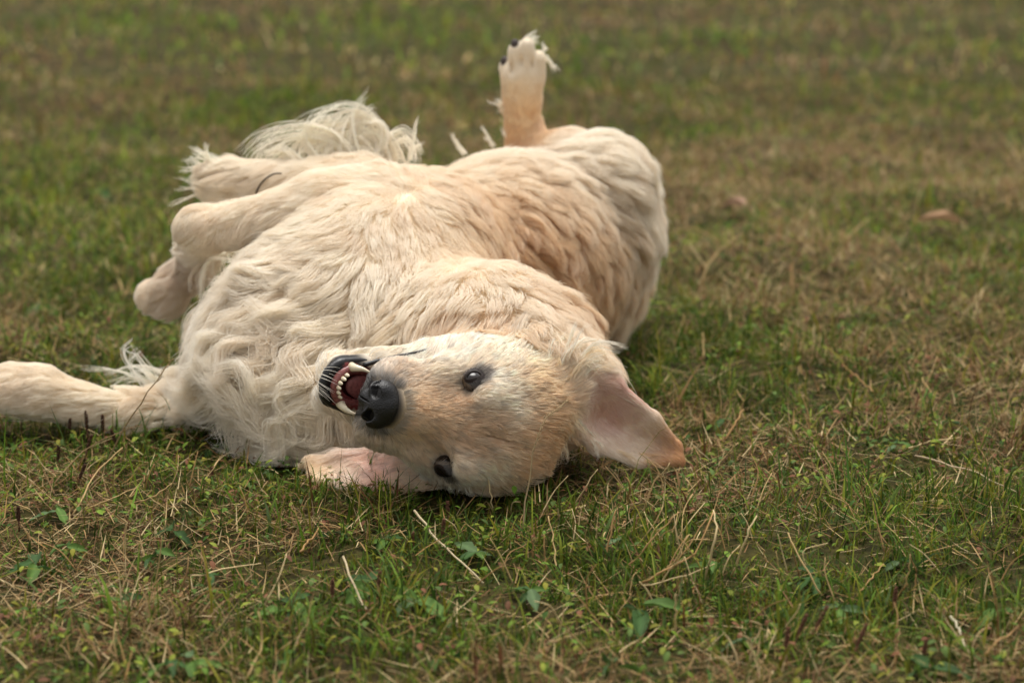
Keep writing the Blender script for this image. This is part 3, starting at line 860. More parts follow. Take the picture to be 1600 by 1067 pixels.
def uv_sphere(name, c, r, M=np.eye(3), nu=20, nv=12):
    V, F = [], []
    for j in range(nv + 1):
        for i in range(nu):
            a, b2 = 2 * math.pi * i / nu, math.pi * j / nv
            V.append(c + M @ (np.asarray(r) * np.array([math.sin(b2) * math.cos(a), math.sin(b2) * math.sin(a), math.cos(b2)])))
    for j in range(nv):
        for i in range(nu):
            F.append([j * nu + i, (j + 1) * nu + i, (j + 1) * nu + (i + 1) % nu, j * nu + (i + 1) % nu])
    return mesh_np(name, V, F)


eye_mat = plain_mat('eyeball', (0.012, 0.007, 0.005), 0.06, 0.6)
LID_MAT = attr_mat('eyelid skin', 0.7, 0.0, 0.2)
LIDP, LIDC = [], []
for e, s in zip(EYES, (1, -1)):
    me = uv_sphere('eye', e, (EYE_R,) * 3, HR); me.materials.append(eye_mat)
    eo = dog_part('eye', me, label='dark brown eye')
    out = unit(np.array([s * 0.80, 0.42, 0.42])); fwd = unit(np.array([-s * 0.35, 0.9, -0.1])); fwd = unit(fwd - (fwd @ out) * out); upv = np.cross(out, fwd)
    for sg, hh in ((1, 0.0024), (-1, 0.0034)):              # lids: skin round the ball, thick at its edge, sinking into the coat
        V, na = [], 17
        for g_, rr in ((0.0, 0.0113), (0.0, 0.0126), (0.0010, 0.0131), (0.0030, 0.0130), (0.0060, 0.0128), (0.0110, 0.0124), (0.0200, 0.0112)):
            for a in np.linspace(0, math.pi, na):
                w_ = (0.0092 + g_) * math.cos(a); h_ = sg * (hh + g_) * math.sin(a)
                V.append(e + 0.84 * HS * (HR @ (unit(out * 0.0088 + fwd * w_ + upv * h_) * rr)))
        F = [[j * na + i, j * na + i + 1, (j + 1) * na + i + 1, (j + 1) * na + i] for j in range(len(V) // na - 1) for i in range(na - 1)]
        gv = np.repeat(np.array([0.0, 0.0, .0010, .0030, .0060, .0110, .0200]), na)
        k_ = sstep(gv, 0.0012, 0.0075)[:, None]
        lid = mesh_np('eyelid', V, F)
        point_color(lid, lin((30, 22, 18)) * (1 - k_) + lin((50, 36, 28)) * k_)
        lid.materials.append(LID_MAT)
        dog_part('eyelid', lid, eo).matrix_parent_inverse = Matrix.Identity(4)
        for _ in range(1100):
            g_ = 0.0008 + 0.0140 * rng.random() ** 1.1; a = rng.uniform(-0.25, math.pi + 0.25)
            f_v = lambda g2: e + 0.84 * HS * (HR @ (unit(out * 0.0088 + fwd * ((0.0092 + g2) * math.cos(a)) + upv * (sg * (hh + g2) * math.sin(a))) * 0.0126))
            p0 = f_v(g_); p1 = f_v(g_ + 0.0035)
            back = HR @ np.array([s * 0.3, -1.0, 0.1])
            L_h = rng.uniform(0.004, 0.007) * (0.6 if g_ < 0.0025 else 1.6)
            v_ = unit(unit(p1 - p0) * 0.6 + back * 0.7 + unit(p0 - e) * rng.uniform(0.25, 0.6)) * L_h
            tt_ = np.linspace(0, 1, KP)[:, None]
            LIDP.append(p0 + v_ * tt_ - unit(p0 - e) * 0.25 * L_h * tt_ ** 2)
            kk = sstep(np.array([g_ + rng.normal(0, .0009)]), 0.0045, 0.0140)[0]
            LIDC.append(dark_brown * (1 - kk) + FACE_BROWN * rng.uniform(0.2, 0.45) * kk)
LIDP = np.array(LIDP)
dog_part('eyelid_fur', curves_object('eyelid_fur', LIDP, np.full(len(LIDP), 0.00026)[:, None] * prof[None], np.array(LIDC), FUR_MAT))

# lower jaw: lip, gum, teeth, tongue
JC = np.array([0, .0755, -.0865])
lip_mat = plain_mat('lip', (0.011, 0.010, 0.010), 0.38, 0.5, 0.35, 250, bump=0.5)
gum_mat = plain_mat('gum', (0.26, 0.085, 0.075), 0.3, 0.5, 0.35, 200, sss=0.2)
tooth_mat = plain_mat('tooth', (0.72, 0.62, 0.44), 0.25, 0.5, 0.12, 120, sss=0.15)
tongue_mat = plain_mat('tongue', (0.34, 0.12, 0.115), 0.4, 0.4, 0.3, 300, sss=0.2, bump=0.6)
lp = [(.037, .000, -.064), (.034, .020, -.068), (.0285, .048, -.0800), (.0235, .077, -.0890), (.0150, .0945, -.0915), (0, .1005, -.0920),
      (-.0150, .0945, -.0915), (-.0235, .077, -.0890), (-.0285, .048, -.0800), (-.034, .020, -.068), (-.037, .000, -.064)]
lpts = spline([hw(p) for p in lp], 48)
lt = np.linspace(-1, 1, 48)
lr = HS * (0.0013 + 0.0036 * (1 - sstep(np.abs(lt), 0.22, 0.60))) * (1 + 0.08 * np.sin(lt * 40))
me = tube_mesh('lower_lip', lpts, lr, 12); me.materials.append(lip_mat)
dog_part('lower_lip', me, label='black lower lip')
gp = spline([hw(JC + np.array([x, y, 0.001])) for x, y in ((.017, -.02), (.0165, .002), (.010, .0135), (0, .0165), (-.010, .0135), (-.0165, .002), (-.017, -.02))], 30)
me = tube_mesh('gum', gp, np.full(30, .0048 * HS), 10); me.materials.append(gum_mat)
dog_part('gum', me)
for k in range(6):
    a = math.radians(-46 + k * 18.4)
    base = JC + np.array([.0152 * math.sin(a), .0165 * math.cos(a) - .001, .003])
    hgt = .0052 + .0016 * abs(k - 2.5) / 2.5 + rng.uniform(-.0012, .0010)
    me = uv_sphere('tooth', hw(base + np.array([0, 0.001, hgt * 0.4])), np.array([.0022, .0017, hgt * 0.85]) * HS, HR @ np.array(Matrix.Rotation(-a, 3, 'Z')), 10, 8)
    me.materials.append(tooth_mat)
    dog_part('tooth', me, label='small lower front tooth')
for s in (1, -1):
    b0 = JC + np.array([s * .0178, .0045, .001])
    pts = [hw(b0), hw(b0 + np.array([s * .0018, .002, .009])), hw(b0 + np.array([s * .0034, -.0010, .0165])), hw(b0 + np.array([s * .0030, -.0060, .0235]))]
    me = tube_mesh('tooth', spline(pts, 12), HS * np.linspace(.0050, .0006, 12) ** 1.0, 10); me.materials.append(tooth_mat)
    dog_part('tooth', me, label='long curved lower canine tooth')
me = uv_sphere('tongue', hw((0, .046, -.0880)), np.array([.0145, .032, .0060]) * HS, HR, 20, 12); me.materials.append(tongue_mat)
dog_part('tongue', me)

# the dark lip line running back to the corner of the mouth
sl = [hit(x, y) for x, y in ((566, 571), (590, 566), (615, 561), (642, 556), (668, 550))]
if all(p is not None for p in sl):
    sp_ = spline(np.array(sl), 24); sp_ = sp_ + grad(sp_) * 0.0045
    me = tube_mesh('lip_line', sp_, np.linspace(.0030, .0010, 24), 8); me.materials.append(lip_mat)
    dog_part('lip_line', me, label='narrow black lip line running to the corner of the mouth')

# pads of the raised foot
pad_mat = plain_mat('paw pad', (0.060, 0.045, 0.040), 0.6, 0.3, 0.3, 200, bump=0.6)
for px, py, Y, r in ((805, 70, 3.583, .0085), (789, 97, 3.600, .0085)):
    me = uv_sphere('paw_pad', at(px, py, Y), (r * 0.8, r * 0.8, r), np.eye(3), 12, 8); me.materials.append(pad_mat)
    dog_part('paw_pad', me)

# ================================================================== THE LAWN
use_body()
gxn = Noise(21, 0.5, 2); gxf = Noise(22, 0.11, 2)


def ground_z(X):
    return 0.006 * gxn(X) + 0.003 * gxf(X) - 0.006


def sheet():
    ys = np.concatenate([np.linspace(-30, 0, 6), np.linspace(0.6, 1.6, 12), np.linspace(1.63, 5.0, 170), np.linspace(5.1, 14, 90), [18, 25, 40, 80, 160, 300]])
    xs = np.concatenate([[-200, -80, -30, -12, -6], np.linspace(-3, 3, 150), [6, 12, 30, 80, 200]])
    X, Y = np.meshgrid(xs, ys, indexing='ij')
    P = np.stack([X.ravel(), Y.ravel()], 1)
    Z = ground_z(P)
    V = np.column_stack([P, Z])
    nx, ny = len(xs), len(ys)
    i, j = np.meshgrid(np.arange(nx - 1), np.arange(ny - 1), indexing='ij')
    a = (i * ny + j).ravel()
    return mesh_np('ground', V, np.stack([a, a + ny, a + ny + 1, a + 1], 1))


gm, gn, gl = mat_new('soil and thatch')
b = gn['Principled BSDF']; b.inputs['Roughness'].default_value = 0.95; b.inputs['Specular IOR Level'].default_value = 0.1
tc = gn.new('ShaderNodeTexCoord')
n1 = gn.new('ShaderNodeTexNoise'); n1.inputs['Scale'].default_value = 60; n1.inputs['Detail'].default_value = 6
n2 = gn.new('ShaderNodeTexNoise'); n2.inputs['Scale'].default_value = 1.6; n2.inputs['Detail'].default_value = 4
r1 = gn.new('ShaderNodeValToRGB'); r2 = gn.new('ShaderNodeValToRGB')
r1.color_ramp.elements[0].position, r1.color_ramp.elements[1].position = 0.35, 0.7
r1.color_ramp.elements[0].color = (0.022, 0.020, 0.009, 1); r1.color_ramp.elements[1].color = (0.070, 0.056, 0.024, 1)
r2.color_ramp.elements[0].position, r2.color_ramp.elements[1].position = 0.4, 0.62
r2.color_ramp.elements[0].color = (0.9, 1.0, 0.6, 1); r2.color_ramp.elements[1].color = (1.0, 0.85, 0.7, 1)
mg = gn.new('ShaderNodeMixRGB'); mg.blend_type = 'MULTIPLY'; mg.inputs[0].default_value = 1
bm = gn.new('ShaderNodeBump'); bm.inputs['Strength'].default_value = 0.8; bm.inputs['Distance'].default_value = 0.006
for t_ in (n1, n2): gl.new(tc.outputs['Object'], t_.inputs['Vector'])
gl.new(n1.outputs['Fac'], r1.inputs['Fac']); gl.new(n2.outputs['Fac'], r2.inputs['Fac'])
gl.new(r1.outputs[0], mg.inputs[1]); gl.new(r2.outputs[0], mg.inputs[2]); gl.new(mg.outputs[0], b.inputs['Base Color'])
gl.new(n1.outputs['Fac'], bm.inputs['Height']); gl.new(bm.outputs[0], b.inputs['Normal'])
gme = sheet(); gme.materials.append(gm)
tag(link_obj('ground', gme), 'short lawn soil and dry thatch under the grass', None, None, 'structure')

GRASS_MAT = attr_mat('grass', 0.6, 0.30, 0.08)
LEAF_MAT = attr_mat('broad leaf', 0.6, 0.22, 0.12)
DRY_MAT = attr_mat('dry straw', 0.7, 0.15, 0.1)
GREENS = np.array([(.090, .165, .018), (.130, .205, .022), (.046, .096, .014), (.195, .225, .028), (.085, .135, .030), (.185, .175, .020)])
DRYS = np.array([(.52, .36, .165), (.36, .215, .090), (.64, .49, .26), (.22, .120, .050), (.31, .180, .065), (.43, .28, .125)])
REDS = np.array([(.16, .065, .032), (.20, .085, .042), (.13, .060, .030)])

patch_d = Noise(34, 2.6, 2)
patch_a, patch_b, patch_c = Noise(31, 1.1, 2), Noise(32, 0.33, 2), Noise(33, 0.12, 2)
# ground that is browner or greener in the photograph
SPOTS = [(ground_at(*p), r, w) for p, r, w in (
    ((1560, 60), .8, 1.2), ((1450, 150), .6, .5), ((1480, 520), .28, .9), ((1250, 560), .20, .5), ((1150, 720), .15, .6), ((1500, 620), .2, .4), ((300, 110), .7, .7), ((60, 160), .7, .6),
    ((950, 180), .5, .7), ((1180, 250), .5, .6), ((1150, 380), .2, .5), ((1350, 780), .15, .5), ((350, 880), .12, .8), ((60, 850), .14, .8), ((1080, 1040), .10, .6), ((860, 1010), .1, .5), ((1300, 860), .12, .6),
    ((120, 270), .5, -.8), ((250, 330), .4, -.7), ((120, 470), .3, -.8), ((1430, 460), .3, -.6), ((1150, 470), .2, -.5), ((1250, 560), .15, -.5), ((1330, 640), .16, -.8), ((1050, 590), .14, -.8),
    ((180, 1010), .12, -.6), ((1480, 830), .15, -.6), ((1100, 900), .12, -.5), ((650, 1000), .14, -.6), ((1300, 1000), .15, -.7), ((1450, 150), .35, -.6), ((720, 110), .6, -.5), ((500, 60), .8, -.4))]


def dryness(X):
    d = 0.08 + 0.35 * patch_d(X) + 0.55 * patch_a(X) + 0.45 * patch_b(X) + 0.30 * patch_c(X)
    for c, r, w in SPOTS:
        d += w * np.exp(-((X - c[:2]) ** 2).sum(1) / (2 * r * r))
    return 1 / (1 + np.exp(-3.4 * d))


def scatter(n, y0, y1, margin=0.22):
    """even over the wedge of lawn the picture can see, with room to step aside"""
    k = 0.222
    hw_ = lambda y: k * y + margin
    out = []
    while sum(map(len, out)) < n:
        y = rng.uniform(y0, y1, n * 2); x = rng.uniform(-hw_(y1), hw_(y1), n * 2)
        out.append(np.column_stack([x, y])[np.abs(x) < hw_(y)])
    return np.concatenate(out)[:n]


def under_dog(X, z=0.015):
    P = np.column_stack([X, np.full(len(X), z)])
    ok = (P > LO + 0.01).all(1) & (P < LO + DIM * H - 0.01).all(1)
    d = np.full(len(X), 0.06)
    d[ok] = sdf(P[ok])
    return d


def blades(name, X, h, w, lean, bend, color, seg=3, zoff=None):
    """one mesh of curved tapering blades"""
    n = len(X)
    az = rng.uniform(0, 2 * np.pi, n)
    dirx = np.column_stack([np.cos(az), np.sin(az), np.zeros(n)]); side = np.column_stack([-np.sin(az), np.cos(az), np.zeros(n)])
    tw = rng.uniform(-0.9, 0.9, n)
    base = np.column_stack([X, ground_z(X) - 0.003 if zoff is None else ground_z(X) + zoff])
    V = np.empty((n, 2 * seg + 1, 3))
    p = base.copy(); ang = lean.copy()
    for j in range(seg + 1):
        t_ = j / seg
        sv = side * np.cos(tw * t_)[:, None] + dirx * np.sin(tw * t_)[:, None]
        wj = w * (1 - t_ ** 1.6) * (0.75 + 0.5 * t_)
        if j < seg:
            V[:, 2 * j] = p - sv * (wj / 2)[:, None]; V[:, 2 * j + 1] = p + sv * (wj / 2)[:, None]
        else:
            V[:, 2 * seg] = p
        p = p + (dirx * np.sin(ang)[:, None] + np.array([0, 0, 1.0]) * np.cos(ang)[:, None]) * (h / seg)[:, None]
        ang = ang + bend / seg
    V[:, :, 2] = np.maximum(V[:, :, 2], (ground_z(X) - 0.004)[:, None])
    m = 2 * seg + 1
    f = []
    for j in range(seg - 1):
        f += [[2 * j, 2 * j + 1, 2 * j + 3], [2 * j, 2 * j + 3, 2 * j + 2]]
    f.append([2 * seg - 2, 2 * seg - 1, 2 * seg])
    F = (np.array(f)[None] + (np.arange(n) * m)[:, None, None]).reshape(-1, 3)
    me = mesh_np(name, V.reshape(-1, 3), F)
    point_color(me, np.repeat(color, m, axis=0))
    return me


def grass_zone(name, label, n, y0, y1, hmul, wmul, seg=3, brighten=1.0, margin=0.3):
    X = scatter(n, y0, y1, margin)
    d = under_dog(X)
    X = X[d > -0.025]; d = d[d > -0.025]
    n = len(X)
    dr = dryness(X)
    isdry = rng.random(n) < 0.05 + 0.72 * dr
    red = rng.random(n) < 0.10 * dr
    c = GREENS[rng.integers(0, len(GREENS), n)] * rng.uniform(0.5, 1.35, (n, 1)) * (1 + 0.25 * patch_c(X))[:, None].clip(0.6, 1.4)
    c[isdry] = DRYS[rng.integers(0, len(DRYS), n)][isdry] * rng.uniform(0.30, 1.05, (n, 1))[isdry]
    c[red] = REDS[rng.integers(0, len(REDS), n)][red]
    c *= brighten * 0.84  # mid and far blades get lighter colour, making up light lost to self-shadow
    tall = np.clip(1 + 0.30 * patch_b(X) + 0.22 * patch_c(X), 0.45, 1.8)
    h = rng.gamma(3.2, 0.0078, n) * hmul * tall * np.where(isdry, 0.85, 1.0)
    h *= np.where(d < 0.0, 0.8, 1.0)
    w = (0.0012 + rng.gamma(2, 0.0007, n)) * wmul * np.where(isdry, 0.75, 1.0)
    lean = np.abs(rng.normal(0.45, 0.65, n)) + np.where(isdry, rng.uniform(0, 0.9, n), 0)
    bend = rng.uniform(0.2, 1.7, n)
    me = blades(name, X, h, w, lean, bend, c, seg)
    me.materials.append(GRASS_MAT)
    return tag(link_obj(name, me), label, 'grass', None, 'stuff')


grass_zone('grass', 'short patchy green and straw-coloured grass round the dog', 156000, 1.85, 4.1, 1.0, 1.0)
grass_zone('grass', 'blurred short green and brown grass behind the dog', 115000, 4.1, 6.6, 1.0, 1.4, 2, 1.40, 0.7)
grass_zone('grass', 'far patchy lawn fading into soft green and brown', 110000, 6.6, 13.0, 1.1, 2.6, 2, 1.75, 1.6)

# matted dry blades lying between the green ones
X = scatter(70000, 1.85, 5.5); X = X[under_dog(X) > -0.012]
n = len(X); dr = dryness(X)
X = X[rng.random(n) < 0.25 + 0.75 * dr]; n = len(X)
c = DRYS[rng.integers(0, len(DRYS), n)] * rng.uniform(0.4, 1.0, (n, 1))
me = blades('dry_thatch', X, rng.uniform(0.015, 0.06, n), rng.uniform(0.0009, 0.0024, n), rng.uniform(1.1, 1.6, n), rng.uniform(-0.5, 0.5, n), c, 3, zoff=rng.uniform(0.0, 0.016, n))
me.materials.append(DRY_MAT)
tag(link_obj('dry_thatch', me), 'matted dead brown grass lying flat in the lawn', 'dead grass', None, 'stuff')


# small round and oval leaves of clover and sorrel
def leaves(name, X, size, tilt, color, zlo, zhi, ratio=0.55):
    n = len(X)
    az = rng.uniform(0, 2 * np.pi, n)
    d_ = np.column_stack([np.cos(az) * np.cos(tilt), np.sin(az) * np.cos(tilt), np.sin(tilt)])
    s_ = unit(np.column_stack([-np.sin(az), np.cos(az), rng.uniform(-0.35, 0.35, n)]))
    nrm = np.cross(d_, s_)
    base = np.column_stack([X, ground_z(X) + rng.uniform(zlo, zhi, n)])
    prof_ = ((0, 0.0), (0.28, 0.75), (0.6, 1.0), (0.86, 0.62))
    V = [base]
    for t_, w_ in prof_[1:]:
        mid = base + d_ * (size * t_)[:, None] - nrm * (size * 0.25 * t_ * t_)[:, None]
        lift = nrm * (size * 0.10 * w_)[:, None]
        V += [mid - s_ * (size * ratio * 0.5 * w_)[:, None] + lift, mid, mid + s_ * (size * ratio * 0.5 * w_)[:, None] + lift]
    V.append(base + d_ * size[:, None] - nrm * (size * 0.3)[:, None])
    V = np.stack(V, 1); m = V.shape[1]
    f = [[0, 2, 1], [0, 3, 2]]
    for j in (1, 4):
        f += [[j, j + 1, j + 4], [j, j + 4, j + 3], [j + 1, j + 2, j + 5], [j + 1, j + 5, j + 4]]
    f += [[7, 8, 10], [8, 9, 10]]
    F = (np.array(f)[None] + (np.arange(n) * m)[:, None, None]).reshape(-1, 3)
    me = mesh_np(name, V.reshape(-1, 3), F)
    point_color(me, np.repeat(color, m, axis=0))
    return me


herb = Noise(41, 0.45, 2); herb2 = Noise(42, 0.13, 2)
X = scatter(46000, 1.85, 5.2)
left = np.exp(-((X - ground_at(250, 800)[:2]) ** 2).sum(1) / (2 * 0.45 ** 2))
X = X[(rng.random(len(X)) < np.clip(0.18 + 0.22 * herb(X) + 0.18 * herb2(X) + 0.45 * left, 0.03, 1)) & (under_dog(X) > -0.005)]
n = len(X)
c = GREENS[rng.integers(0, len(GREENS), n)] * rng.uniform(0.7, 1.35, (n, 1))
rd = rng.random(n) < 0.16
c[rd] = REDS[rng.integers(0, 3, n)][rd] * 1.1
me = leaves('small_herb_leaves', X, rng.uniform(0.005, 0.013, n), rng.uniform(-0.2, 1.0, n), c, 0.002, 0.022)
me.materials.append(LEAF_MAT)
tag(link_obj('small_herb_leaves', me), 'tiny green and reddish leaves of low herbs among the grass', 'herbs', None, 'stuff')

# ================================================================== single plants, straws and litter
def gpt(px, py, z=0.0):
    """point above the lawn at that pixel, z metres up"""
    v = (533.5 - py) / FPX; u = (px - 800.0) / FPX
    t_ = (CAM_H - z) / (SP - v * CP)
    return np.array([u * t_, t_ * (CP + v * SP), z])


def coloured(me, mat, col, var=0.12):
    c = np.tile(np.asarray(col), (len(me.vertices), 1)) * rng.uniform(1 - var, 1 + var, (len(me.vertices), 1))
    point_color(me, c); me.materials.append(mat)
    return me


PLACES = (((60, 560), 'beyond the outstretched paw'), ((100, 740), 'just before the outstretched fore leg'), ((60, 860), 'beside a bare brown patch left of the ruff'), ((120, 350), 'behind the folded fore leg'),
          ((400, 720), 'under the edge of the shaggy ruff'), ((350, 870), 'between the ruff and the large weed leaf'), ((620, 870), 'below the flattened lower ear'), ((560, 960), 'around the largest weed leaf'),
          ((820, 870), 'below the upside-down head'), ((930, 780), 'under the open upper ear'), ((1060, 870), 'in the tangle of straws below the ear tip'), ((1120, 690), 'just past the ear tip'),
          ((1250, 880), 'beside the straw tangle'), ((1420, 900), 'around the short upright pale straws'), ((1480, 1000), 'round the very pale bent straw'), ((1500, 730), 'around the long lying straw'),
          ((1120, 400), 'behind the rump'), ((1400, 560), 'on the dry patch beyond the ear'), ((200, 1020), 'in the green grass well before the ruff'), ((700, 1040), 'in front of the thick sloping straw'), ((1150, 1020), 'in front of the straw tangle'))


def place(px, py):
    return min(PLACES, key=lambda q: (q[0][0] - px) ** 2 + (1.4 * (q[0][1] - py)) ** 2)[1]


NUM = {3: 'three', 4: 'four', 5: 'five'}
# broad-leaved weeds lying in the grass
def leaf_mesh(L, W, droop, fold, col, seed):
    r = np.random.default_rng(seed)
    m = 7
    V = []
    for j in range(m + 1):
        t_ = j / m
        wd = W * (math.sin(math.pi * min(1, t_ * 0.97 + 0.03) ** 0.8) ** 0.75) * (1 + 0.08 * r.normal()) if 0 < j < m else W * 0.08
        z = 0.18 * L * t_ - droop * 0.6 * L * t_ * t_
        wob = 0.02 * L * r.normal()
        V += [(-wd / 2, t_ * L, z + fold * wd + wob), (-wd / 4, t_ * L, z + fold * wd * 0.35), (0, t_ * L, z), (wd / 4, t_ * L, z + fold * wd * 0.35), (wd / 2, t_ * L, z + fold * wd - wob)]
    F = [[j * 5 + i, j * 5 + i + 1, (j + 1) * 5 + i + 1, (j + 1) * 5 + i] for j in range(m) for i in range(4)]
    me = mesh_np('leaf', V, F)
    c = np.tile(np.asarray(col), (len(V), 1))
    c[2::5] *= 1.35                                         # pale midrib
    c *= r.uniform(0.85, 1.12, (len(V), 1))
    point_color(me, c); me.materials.append(LEAF_MAT)
    return me


LEAF_MESHES = [leaf_mesh(1.0, rng.uniform(.30, .46), rng.uniform(.25, .5), rng.uniform(.05, .3), GREENS[[0, 2, 4, 0, 2][k % 5]] * rng.uniform(.75, 1.1) * np.array([1.0, 1.0, 1.8]), k) for k in range(10)]


def weed(px, py, nl, size, label, group=None, az0=None):
    p = gpt(px, py, 0.004)
    o = link_obj('broadleaf_weed', None); o.location = p; o.empty_display_size = 0.02
    tag(o, label or 'low green weed with %s broad leaves %s' % (NUM[nl], place(px, py)), 'weed', group)
    a0 = rng.uniform(0, 6.28) if az0 is None else az0
    for k in range(nl):
        lf = link_obj('leaf', LEAF_MESHES[rng.integers(0, len(LEAF_MESHES))], o)
        lf.rotation_euler = (rng.uniform(-0.45, -0.02), rng.uniform(-0.7, 0.7), a0 + k * 2 * math.pi / nl + rng.uniform(-0.5, 0.5))
        sc = size * rng.uniform(0.45, 1.05)
        lf.scale = (sc, sc, sc)
        lf.location = (0, 0, rng.uniform(0.0, 0.008))


WG = 'broad-leaved weeds in the lawn'
WL = None
weed(575, 915, 5, .062, 'broad-leaved weed with large upright leaf beside a bleached bent straw')
weed(655, 945, 4, .058, WL, WG); weed(455, 950, 5, .050, WL, WG); weed(245, 870, 4, .052, WL, WG)
for px, py, nl, sz in ((830, 925, 4, .042), (745, 870, 4, .045), (1000, 955, 3, .050), (1310, 955, 4, .046), (1170, 1000, 3, .045), (265, 1040, 4, .05), (55, 885, 4, .05),
                       (105, 860, 3, .045), (300, 1035, 3, .05), (190, 940, 3, .05), (420, 745, 3, .035), (380, 760, 4, .035), (270, 830, 3, .04), (90, 800, 3, .035),
                       (400, 690, 3, .034), (350, 700, 4, .036), (440, 690, 3, .03), (970, 850, 3, .035), (1110, 885, 3, .035), (1400, 700, 3, .04), (1480, 660, 3, .04), (1405, 880, 3, .04),
                       (60, 545, 3, .04), (150, 560, 3, .04), (110, 375, 3, .045), (160, 300, 3, .05), (60, 480, 4, .04), (1130, 660, 3, .03), (1270, 905, 4, .04), (960, 1045, 3, .045), (1450, 1050, 4, .05), (690, 1040, 4, .045),
                       (520, 840, 3, .035), (330, 900, 3, .045), (1560, 960, 3, .05), (600, 850, 3, .035)):
    weed(px, py, nl, sz, WL, WG)


# dry straws: pixel path (x, y, height above the lawn)
def straw(path, r, label, group=None, col=None, seed=0.0, name='dry_grass_stem'):
    pts = spline([gpt(*p) for p in path], 10)
    pts = pts + rng.normal(0, 0.0008, pts.shape)
    c = DRYS[rng.integers(0, 3)] * rng.uniform(0.85, 1.25) if col is None else np.asarray(col)
    me = coloured(tube_mesh(name, pts, np.linspace(r, r * 0.6, 10), 6), DRY_MAT, c)
    if not seed:
        o = link_obj(name, me)
        return tag(o, label, 'grass stem', group)
    o = link_obj(name, None); o.location = pts[0]; o.empty_display_size = 0.02
    tag(o, label, 'grass stem', group)
    st = link_obj('stem', me, o); st.matrix_parent_inverse = Matrix.Translation(-o.location)
    V, F = [], []                                           # ear of small husks along the upper part
    k = int(26 * seed / 0.5)
    for i in range(k):
        t_ = 1 - seed + seed * i / k
        f = t_ * 9; j = min(int(f), 8)
        p = pts[j] + (pts[j + 1] - pts[j]) * (f - j)
        ax = unit(pts[j + 1] - pts[j]); a = rng.uniform(0, 6.28)
        sd = unit(np.cross(ax, np.array([math.cos(a), math.sin(a), 0.3])))
        d_ = unit(ax + 0.4 * sd) * rng.uniform(.003, .0055); w_ = unit(np.cross(ax, sd)) * .0009
        b0 = len(V)
        q = p + sd * r
        V += [q, q + d_ * .5 + w_, q + d_ * .5 - w_, q + d_ * .5 + sd * .0009, q + d_]
        F += [[b0, b0 + 1, b0 + 3], [b0, b0 + 3, b0 + 2], [b0 + 1, b0 + 4, b0 + 3], [b0 + 3, b0 + 4, b0 + 2], [b0, b0 + 2, b0 + 1], [b0 + 1, b0 + 2, b0 + 4]]
    sh = link_obj('seed_head', coloured(mesh_np('seed_head', V, F, False), DRY_MAT, c * 0.85), o)
    sh.matrix_parent_inverse = Matrix.Translation(-o.location)
    return o


SG = 'thin dry grass stems in the lawn'


def stem_label(p):
    rise = p[-1][2] - p[0][2]
    return 'thin dry grass stem %s %s' % ('standing up' if rise > .035 else 'leaning' if rise > .012 else 'lying low', place(p[0][0], p[0][1]))


straw([(815, 838, 0), (822, 775, .045), (838, 690, .11), (852, 655, .135), (886, 626, .155)], .0011, 'tall dry grass stalk with seed head rising across the dog\'s forehead', None, (.46, .34, .19), 0.55)
straw([(160, 740, 0), (195, 668, .06), (232, 612, .11), (270, 560, .15)], .0011, 'slender seed stalk leaning across the stretched fore leg of the dog', None, (.30, .21, .10), 0.25)
straw([(75, 765, 0), (130, 705, .03), (175, 680, .05), (216, 665, .06)], .0009, 'thin curved dry stem bending before the stretched fore leg', None, (.30, .20, .10), 0.2)
straw([(770, 800, 0), (766, 765, .03), (757, 728, .055)], .0009, 'short thin dry stem standing before the dog\'s lower eye', None)
straw([(648, 798, .03), (690, 850, .012), (756, 912, .004)], .0016, 'thick pale straw sloping to the ground below the dog\'s head', None, (.52, .42, .26))
straw([(535, 868, .03), (560, 930, .015), (580, 962, .004)], .0013, 'bleached bent straw beside the large weed leaf', None, (.52, .42, .26))
straw([(1428, 712, .006), (1520, 738, .012), (1605, 778, .006)], .0013, 'long pale straw lying flat on the grass', None, (.46, .35, .22))
straw([(1485, 962, .022), (1500, 985, .014), (1510, 1018, .003)], .0015, 'very pale short bent straw alone in green grass', None, (.62, .55, .38))
